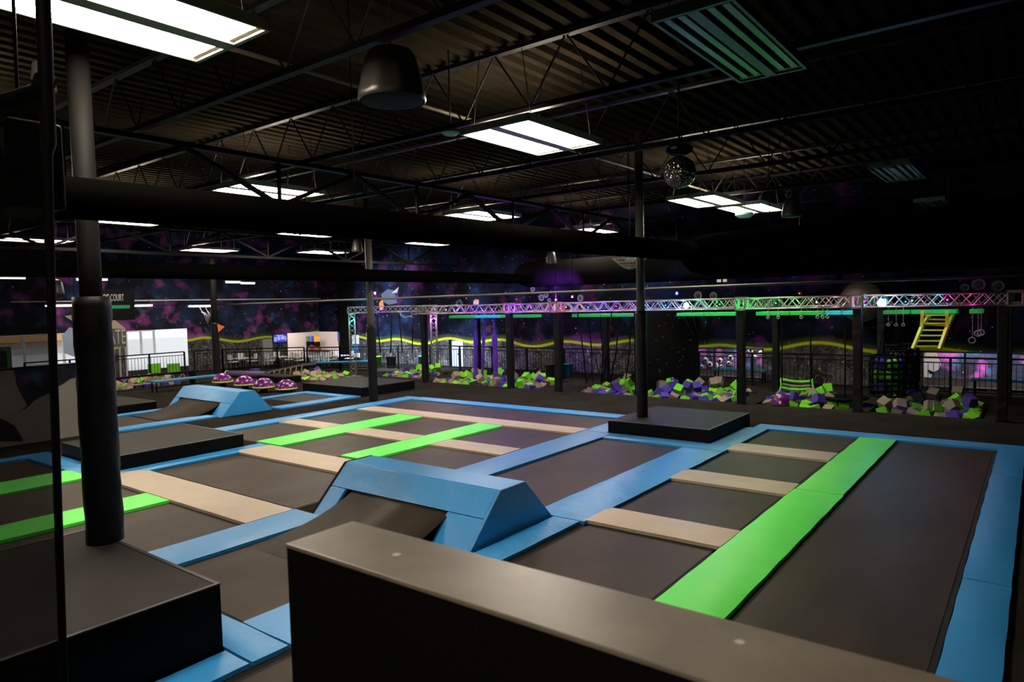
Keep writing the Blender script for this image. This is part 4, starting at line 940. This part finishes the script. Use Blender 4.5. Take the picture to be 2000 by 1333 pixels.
for i, (px, c_, s) in enumerate(((598, (.5, .05, .05), 'red'), (605, (.05, .25, .08), 'green'), (611, (.1, .1, .5), 'blue'), (620, (.8, .35, .02), 'orange'))):
    p = PY(px, 690, 25.4); t = thing('slush_machine', 'slush dispenser tank with %s drink behind the counter' % s, 'drinks machine', (p.x, 25.4, .55)); MB().box(-.10, .10, -.15, .15, 0, .3).build('machine_body', M['black'], t); MB().box(-.09, .09, -.13, .13, .3, .62).build('tank', mat('drink_'+s, c_, .3, emis=c_, es=.15), t)
tag(MB().box(-32.0, -29.3, 25.2, 25.6, ZF, .55).build('back_counter', M['white']), 'white back counter under the slush machines', 'counter')
# mural figures and signs
t = thing('hanging_sign', 'black hanging sign with grey and green lettering beside the left column', 'sign', (-22, 9.0, 2.85))
MB().box(-.02, .02, -.75, .75, -.25, .63).build('sign_board', M['black'], t)
text('sign_lettering', 'KIDDIE COURT', M['greypaint'], .29, (.03, .06, .42), (R(90), 0, R(90)), t).scale = (.38, 1, 1)
MB().box(.022, .03, -.55, .60, .10, .20).build('green_stripe', mat('sign_green', (.0, .16, .05), .6), t)
for y in (-.6, .6): MB().tube([(0, y, .63), (0, y, 3.69)], .008, 5).build('hanging_wire', M['steel_black'], t)

# painted gate on the left wall
t = thing('painted_gate', 'tan gate roof with the grey letters ATE painted on the left wall beside the doorway', 'mural', (XL, 13.0, 1.0))
def onL(pl, h=.0): return [(PX(a, b, XL+h).y-13.0, PX(a, b, XL+h).z-1.0) for a, b in pl]
decal_x('gate_roof', onL([(126, 618), (146, 630), (152, 641), (232, 649), (247, 643), (213, 617), (210, 640), (150, 640), (142, 628)][:3]+[(246, 643), (214, 617), (170, 610)], .02), .02, mat('gate_tan', (.42, .33, .24), .7), t)
decal_x('gate_wall', onL([(125, 690), (122, 655), (135, 640), (152, 642), (152, 700)], .02), .02, mat('gate_blue', (.30, .38, .50), .7), t)
decal_x('gate_beam', onL([(155, 643), (246, 644), (246, 677), (155, 678)], .02), .03, mat('gate_grey', (.10, .09, .085), .7), t)
p = PX(229, 660, XL+.06); text('gate_lettering', 'ATE', mat('letter_grey', (.42, .41, .39), .7), .92, (.075, p.y-13.0, p.z-1.0), (R(90), 0, R(90)), t).scale = (.43, 1, 1)
for k in range(3): q = PX(222+12*k, 690, XL+.05); MB().box(0, .06, q.y-13.0-.04, q.y-13.0+.04, -1.0, PX(222, 679, XL+.05).z-1.0).build('gate_post', M['greypaint'], t)
def planet(label, x, z, r, Y=YB, par=None):
    t = thing('painted_planet', label, 'mural', (x, Y-.012, z), 'painted planets on the back wall'); MB().lathe([(.001, -.008), (r, -.008), (r, 0)], n=24, axis=1).build('disc', M['greyblue'], t)
    MB().lathe([(r*.8, -.012), (r*.55, -.012), (r*.55, -.008)], n=24, axis=1).build('crater_ring', M['greypaint'], t)
M['greyblue'] = mat('grey_blue_paint', (.06, .075, .10), .7)
for i, (a, b, r) in enumerate(((1041, 565, .13), (1058, 582, .16), (1067, 577, .13), (1073, 587, .10), (1134, 583, .16), (1364, 578, .17), (1394, 578, .15), (1912, 556, .20), (1950, 559, .18), (1885, 562, .13))):
    p = PY(a, b, YB); planet('small pale painted planet high on the back wall, %s from the left' % ('first', 'second', 'third', 'fourth', 'fifth', 'sixth', 'seventh', 'eighth', 'ninth', 'tenth')[i], p.x, p.z, r)
def figure(label, parts, Y):
    ps = [[PY(a, b, Y) for a, b in pl] for pl, _ in parts]; o = ps[0][0]
    t = thing('painted_figure', label, 'mural', o)
    for k, (pl, (q, m_)) in enumerate(zip(ps, parts)): decal_y(m_+'_patch', [(v.x-o.x, v.z-o.z) for v in pl], -.004*k, M[m_], t)
figure('grey painted rocket shape with red tip above the left goal truss', [([(748, 590), (745, 575), (757, 565), (770, 568), (773, 580), (776, 592), (760, 596)], 'greyblue'), ([(742, 606), (741, 592), (747, 585), (750, 598), (748, 606)], 'orange'), ([(765, 573), (779, 561), (776, 572)], 'greypaint')], YB-.03)
figure('small orange and tan painted cap shape above the truss left of centre', [([(925, 596), (925, 588), (933, 585), (936, 590), (934, 598)], 'greypaint'), ([(926, 590), (928, 585), (936, 586), (935, 591), (930, 588)], 'orange')], YB-.03)
figure('grey painted arch shape beside the orange cap on the back wall', [([(889, 600), (891, 589), (897, 585), (903, 589), (905, 600), (901, 600), (899, 591), (895, 591), (893, 600)], 'greyblue')], YB-.03)
figure('grey painted curling arm low on the back wall behind the ropes', [([(784, 606), (784, 614), (792, 619), (804, 616), (810, 620), (808, 622), (800, 619), (790, 622), (781, 616), (781, 607)], 'greyblue')], YB-.03)
M['figwhite'] = mat('off_white_paint', (.70, .68, .62), .7); M['figyellow'] = mat('yellow_mural_paint', (.75, .65, .05), .7); M['figred'] = mat('red_orange_paint', (.70, .12, .04), .7)
figure('pale cartoon beast with orange mane painted on the party room wall', [([(1794, 742), (1794, 700), (1806, 695), (1808, 684), (1818, 680), (1828, 684), (1832, 698), (1838, 710), (1834, 722), (1822, 728), (1818, 740), (1824, 752), (1812, 775), (1794, 775)], 'figwhite'),
        ([(1790, 695), (1790, 682), (1812, 682), (1806, 694)], 'figred'), ([(1804, 686), (1814, 684), (1812, 689)], 'figyellow'), ([(1822, 694), (1828, 692), (1830, 697), (1824, 699)], 'figyellow'), ([(1798, 707), (1804, 705), (1805, 711), (1799, 712)], 'figyellow'),
        ([(1812, 722), (1826, 728), (1818, 731)], 'black')], 27.28)
rnd = random.Random(5)
for i, (a, b) in enumerate(((1362, 688), (1356, 700), (1378, 704), (1386, 712), (1398, 714), (1406, 705), (1409, 716), (1424, 710), (1427, 700), (1466, 685), (1474, 680), (1474, 698), (1486, 690), (1371, 717))):
    p = PY(a, b, 27.28); r = rnd.uniform(.08, .13); t = thing('painted_asteroid', 'white ringed asteroid painted in the party room, %s' % ('top left by the frame', 'at the left frame below another', 'beside the first mullion', 'under the rail at left', 'in the middle of the cluster, low', 'centre, standing alone', 'right of centre, lowest', 'large one right of centre', 'under the top rail at right', 'left of the far right pair', 'top one of the far right pair', 'lower one of the far right pair', 'at the right frame', 'just left of the bench')[i], 'mural', (p.x, 27.28, p.z), 'asteroids painted in the party room')
    MB().lathe([(.001, -.01), (r, -.01), (r, 0)], n=18, axis=1).build('disc', M['white'], t); MB().lathe([(.001, -.014), (r*.42, -.014), (r*.42, -.01)], n=14, axis=1).build('crater', M['black'], t)
# pennant and net on the far column
p = PX(431, 641, -28.5); t = thing('orange_pennant', 'small orange triangular pennant beside the far padded column', 'pennant', p)
MB().hexa([(0, -.12, -.18), (0, .18, .05), (0, -.15, .18)], [(.02, -.12, -.18), (.02, .18, .05), (.02, -.15, .18)]).build('flag', M['orange'], t); MB().tube([(0, -.15, .18), (0, -.15, CEIL+.04-p.z)], .006, 5).build('cord', M['steel_black'], t)
p = PX(403, 618, -29.2); t = thing('bundled_net', 'loose white bundled net hanging left of the far padded column', 'net', p)
for k in range(5): MB().tube([(0, -.32+.10*k, .45-.3*abs(math.sin(k))), (.02, -.1+.07*k, .05), (0, .05+.04*k, -.35+.1*k)], .014, 5).build('cord', M['white'], t)
MB().tube([(0, -.1, .3), (0, -.1, CEIL+.04-p.z)], .006, 5).build('hanging_wire', M['steel_black'], t)

# ------------------------------------------------------------ hanging from the ceiling
def speaker(label, x, y, z, r, h, top=None):
    t = thing('pendant_speaker', label, 'speaker', (x, y, z), 'black pendant speakers')
    n = 32; pr = [(.95, 0), (1.0, .04), (.98, .16), (.86, .50), (.74, .80), (.62, .93), (.40, .985), (.1, 1.0)]; vs = []
    for k_, (rr, zz) in enumerate(pr):
        for k in range(n):
            a = 2*math.pi*k/n; g = 1-(.07 if (k % 4 == 0 and 1 < k_ < 5) else 0); vs.append((r*rr*g*math.cos(a), r*rr*g*math.sin(a), h*zz))
    fs = [(i*n+k, i*n+(k+1) % n, (i+1)*n+(k+1) % n, (i+1)*n+k) for i in range(len(pr)-1) for k in range(n)]; fs.append(tuple((len(pr)-1)*n+k for k in range(n)))
    MB().add(vs, fs, True).build('shell', M['speaker'], t); MB().lathe([(.001, -.005), (r*.6, -.012), (r*.92, .004)], n=32).build('grille', M['black'], t)
    MB().tube([(0, 0, h), (0, 0, CEIL+.04-z if top is None else top)], .008, 6).build('hanging_cable', M['steel_black'], t)
    MB().tube([(-.05+.05*math.cos(a), 0, h+.07+.07*math.sin(a)) for a in [i*math.pi/5 for i in range(11)]], .009, 6).build('hook', M['alu'], t)
M['speaker'] = mat('speaker_plastic', (.035, .030, .024), .35)
speaker('large black pendant speaker at top centre left', -5.31, 5.0, 4.90, .35, .54)
speaker('black pendant speaker right of the bright light pair', -3.58, 13.0, 4.24, .175, .34)
for (a, b, Yd, s) in ((698, 492, 16.5, 'under the duct left of centre'), (1077, 516, 20.0, 'small one under the duct near the centre'), (112, 575, 9.0, 'pale one at left beside the net post')):
    p = PY(a, b, Yd); speaker('black pendant speaker, '+s, p.x, p.y, p.z, .17*p.length/22, .46*p.length/26)
t = thing('mirror_ball', 'dark mirror ball hanging under a motor, above the bright light pair', 'mirror ball', (-4.83, 11.0, 4.93))
def facet():
    m, tt, b = nodes('mirror_facets'); N = tt.nodes; L = tt.links; tc = N.new('ShaderNodeTexCoord'); v = N.new('ShaderNodeTexVoronoi'); v.inputs['Scale'].default_value = 22; L.new(tc.outputs['Object'], v.inputs['Vector'])
    bp = N.new('ShaderNodeBump'); bp.inputs['Strength'].default_value = 1; bp.inputs['Distance'].default_value = .03; L.new(v.outputs['Distance'], bp.inputs['Height']); L.new(bp.outputs[0], b.inputs['Normal'])
    b.inputs['Metallic'].default_value = .9; b.inputs['Roughness'].default_value = .15; b.inputs['Base Color'].default_value = (.16, .14, .12, 1); return m
MB().lathe([(max(.001, .27*math.sin(a)), -.27*math.cos(a)) for a in [i*math.pi/14 for i in range(15)]], n=26).build('ball', facet(), t)
MB().lathe([(.001, .30), (.16, .30), (.22, .34), (.22, .40), (.16, .44), (.001, .44)], n=20).build('motor', M['black'], t); MB().box(-.05, .05, -.225, -.215, .35, .39).build('motor_label', M['white'], t); MB().tube([(0, 0, .44), (0, 0, CEIL+.04-4.93)], .02, 6).build('hanger', M['steel_black'], t)
t = thing('mesh_dish', 'pale round wire-mesh fan cage half hidden behind the duct, beside the centre column', 'fan', (-7.62, 14.5, 3.82))
mb = MB()
for k in range(24):
    a = 2*math.pi*k/24; mb.tube([(.40*math.cos(a)*s_, .40*math.sin(a)*s_, -.28*math.cos(s_*1.5)) for s_ in (.05, .3, .55, .8, 1)], .006, 4)
for s_ in (.2, .4, .6, .8, 1): mb.tube([(.40*s_*math.cos(a), .40*s_*math.sin(a), -.28*math.cos(s_*1.5)) for a in [i*math.pi/12 for i in range(25)]], .007, 4)
mb.build('wire_cage', M['wood'], t); MB().lathe([(.001, -.1), (.12, -.1), (.12, .1), (.001, .1)], n=14).build('motor', M['white'], t)
for k in range(3): a = 2.09*k; MB().hexa([(.1*math.cos(a), .1*math.sin(a), -.05), (.34*math.cos(a), .34*math.sin(a), -.05), (.34*math.cos(a+.5), .34*math.sin(a+.5), .0), (.1*math.cos(a+.9), .1*math.sin(a+.9), .0)], [(.1*math.cos(a), .1*math.sin(a), -.04), (.34*math.cos(a), .34*math.sin(a), -.04), (.34*math.cos(a+.5), .34*math.sin(a+.5), .01), (.1*math.cos(a+.9), .1*math.sin(a+.9), .01)]).build('blade', M['white'], t)
MB().tube([(0, 0, .1), (0, 0, CEIL+.04-3.82)], .015, 6).build('hanger', M['steel_black'], t)
M['domeglass'] = mat('teal_lens', (.20, .42, .36), .25)
for (a, b, Yd, s) in ((880, 260, 7.6, 'small teal dome lamp left of the second light fixture'), (1454, 421, 18.5, 'small pale dome lamp under the bright light pair')):
    p = PY(a, b, Yd); t = thing('dome_lamp', s, 'lamp', p, 'small unlit dome lamps'); r = .13*p.length/11
    MB().lathe([(.001, -r*.3), (r*.6, -r*.25), (r, 0)], n=20).build('lens', M['domeglass'], t); MB().lathe([(r, 0), (r, r*.25), (.001, r*.3)], n=20).build('housing', M['fixoff'], t); MB().tube([(0, 0, r*.3), (0, 0, CEIL+.04-p.z)], .01, 5).build('hanger', M['steel_black'], t)
p = PY(1410, 547, 22.5); t = thing('emergency_light', 'twin pale emergency lamp heads high on the right', 'lamp', p)
for x in (-.10, .10): MB().box(x-.05, x+.05, -.05, .05, -.07, .07).build('lamp_head', emit('emergency', (.8, .8, .65), .5), t)
MB().box(-.16, .16, .05, .1, -.1, .15).build('case', M['black'], t); MB().tube([(0, .07, .15), (0, .07, CEIL+.04-p.z)], .01, 5).build('hanger', M['steel_black'], t)

# ------------------------------------------------------------ netting and post in the left foreground
t = thing('net_post', 'black net post standing in the left foreground with a net stretched from it', 'post', (-4.02, 1.38, .9))
MB().tube([(-.28, .02, -.95), (-.03, 0, 1.8), (.08, -.01, 2.7), (.10, -.01, 2.75), (.31, -.03, 5.58)], [.020, .020, .022, .034, .034], 14).build('post_tube', M['black'], t)
MB().tube([(.13, -.02, 3.05), (.02, 0, 3.02), (-1.6, -.2, 3.05)], .05, 10).build('top_bar', M['black'], t)
MB().hexa([(-.2, 0, -.3), (-2.2, -.3, -.3), (-2.2, -.29, -.3), (-.2, .01, -.3)], [(.10, -.02, 3.0), (-2.0, -.3, 3.0), (-2.0, -.29, 3.0), (.10, -.01, 3.0)]).build('net', M['net'], t)
t = thing('speaker_cabinet', 'dark boxy speaker hanging at the very top left corner behind the net', 'speaker', (-5.5, 1.75, 3.80))
MB().box(-.30, .30, -.16, .16, -.30, .27).build('cabinet', M['black'], t, bevel=.03); MB().box(-.26, .26, -.185, -.16, -.26, .20).build('grille', mat('brown_grille', (.10, .08, .06), .7, noise=.3, nscale=80), t, bevel=.01)
MB().tube([(0, 0, .27), (.1, 0, 2.2)], .012, 6).build('hanging_cable', M['steel_black'], t)
t = thing('curved_vane', 'pale curved blade-like vane poking out beside the net post at top left', 'vane', (-5.2, 2.0, 3.9))
o = PX(85, 140, -5.2); t.location = o
pl = [PX(a, b, -5.2)-o for a, b in ((60, 155), (62, 122), (78, 122), (92, 135), (102, 155), (106, 183), (95, 172), (82, 160), (70, 156))]
MB().hexa([(0, v.y, v.z) for v in pl], [(.05, v.y, v.z) for v in pl]).build('vane_blade', M['cream'], t)
MB().tube([(.02, 0, .08), (.02, .05, 1.4)], .008, 5).build('hanging_wire', M['steel_black'], t)

# ------------------------------------------------------------ outside the left windows
tag(MB().box(-80, -36.2, -30, 60, -.6, -.1).build('floor_outside', mat('pale_concrete', (.72, .72, .70), .9)), kind='structure')
XO = -60.0; zt = [PX(60, yy, XO).z for yy in (640, 668, 679)]
t = thing('neighbour_building', 'low building with an orange fascia seen through the left windows', 'building', (XO-3, 16, -.1))
MB().box(-3, 3, -20, 8, 0, zt[2]+.1).build('brick_wall', mat('dull_brick', (.66, .62, .62), .9), t); MB().box(-3.2, 3.3, -20.2, 8.2, zt[1]+.1, zt[0]+.1).build('fascia', mat('orange_fascia', (.85, .45, .17), .7), t)
MB().box(-3, 3.1, -20, 8, zt[2]+.1, zt[1]+.1).build('tan_band', mat('tan_band', (.55, .42, .36), .8), t)
for k, (x, y, c_, s) in enumerate(((-57, 14.0, (.7, .04, .04), 'red'),)):
    t = thing('parked_car', s+' car parked outside the left windows', 'car', (x, y, -.1))
    MB().hexa([(-.85, -2, .25), (.85, -2, .25), (.85, 2, .25), (-.85, 2, .25)], [(-.8, -2, .8), (.8, -2, .8), (.8, 2, .8), (-.8, 2, .8)]).build('car_body', mat('car_'+s, c_, .3), t, bevel=.08)
    MB().hexa([(-.75, -1.2, .8), (.75, -1.2, .8), (.75, 1.4, .8), (-.75, 1.4, .8)], [(-.6, -.6, 1.35), (.6, -.6, 1.35), (.6, 1.0, 1.35), (-.6, 1.0, 1.35)]).build('cabin', M['winframe'], t, bevel=.05)
    for sx in (-.8, .8):
        for sy in (-1.3, 1.3): MB().tube([(sx-.1, sy, .32), (sx+.1, sy, .32)], .32, 16).build('wheel', M['black'], t)
t = thing('entry_kiosk', 'dark kiosk screen with green border at far left before the windows', 'kiosk', (-30.0, 8.1, ZF))
MB().box(-.05, .05, -.95, .75, .75, 1.75).build('kiosk_frame', mat('kiosk_green', (.01, .12, .03), .5), t); MB().box(.05, .07, -.8, .6, .85, 1.62).build('display', mat('kiosk_dark', (.01, .01, .02), .3), t)
for k in range(3): MB().box(.07, .08, -.45, .35, 1.0+.18*k, 1.08+.18*k).build('text_line', emit('kiosk_text', (.10, .09, .45), .5), t)
MB().box(-.05, .05, -.2, .1, 0, .75).build('kiosk_leg', M['black'], t)
t = thing('thin_door', 'pale blue-grey door leaf in the middle of the left wall, beyond the far column', 'door', (XL+.03, 20.7, ZF))
MB().box(0, .04, -.28, .28, 0, 1.35).build('door_leaf', M['greypaint'], t)
t.name = 'door_1'; t['kind'] = 'structure'; del t['label']; del t['category']
t = thing('door_2', 'x', 'door', (-21.2, YB-.04, ZF)); t['kind'] = 'structure'; del t['label']; del t['category']
p0, p1 = PY(884, 700, YB), PY(906, 700, YB); t.location.x = (p0.x+p1.x)/2; w = (p1.x-p0.x)
MB().box(-w/2, w/2, 0, .04, 0, 1.20).build('door_leaf', M['greyblue'] if False else mat('door_grey', (.42, .44, .47), .6), t); MB().box(-w/2-.16, -w/2, -.04, .04, 0, 1.24).build('door_post', M['black'], t); MB().box(.0, .14, -.02, 0, .55, .6).build('door_sign', M['black'], t)
for (x0, x1) in ((672, 698),): 
    p0, p1 = PY(x0, 700, YB), PY(x1, 700, YB); struct('trim_2', MB().box(p0.x, p1.x, YB-.25, YB-.02, ZF, CEIL-.1), M['black'])
# notices by the goal truss
for i, (a, b, c_, d, m_) in enumerate(((687, 700, 655, 672, 'white'), (686, 699, 673, 687, 'benchblue'), (691, 702, 690, 698, 'white'), (707, 715, 651, 662, 'greypaint'))):
    p, q = PY(a, d, YB-.3), PY(b, c_, YB-.3); yv = YB-.27 if i < 3 else YB-.01
    tag(MB().box(-(q.x-p.x)/2, (q.x-p.x)/2, -.01, 0, 0, q.z-p.z).build('wall_notice', M[m_], None, 0, ((p.x+q.x)/2, yv, p.z)), ('white notice sheet, upper one behind the left goal leg', 'blue notice sheet, middle one behind the left goal leg', 'white notice sheet, lowest one behind the left goal leg', 'small grey notice right of the left goal leg')[i], 'notice')
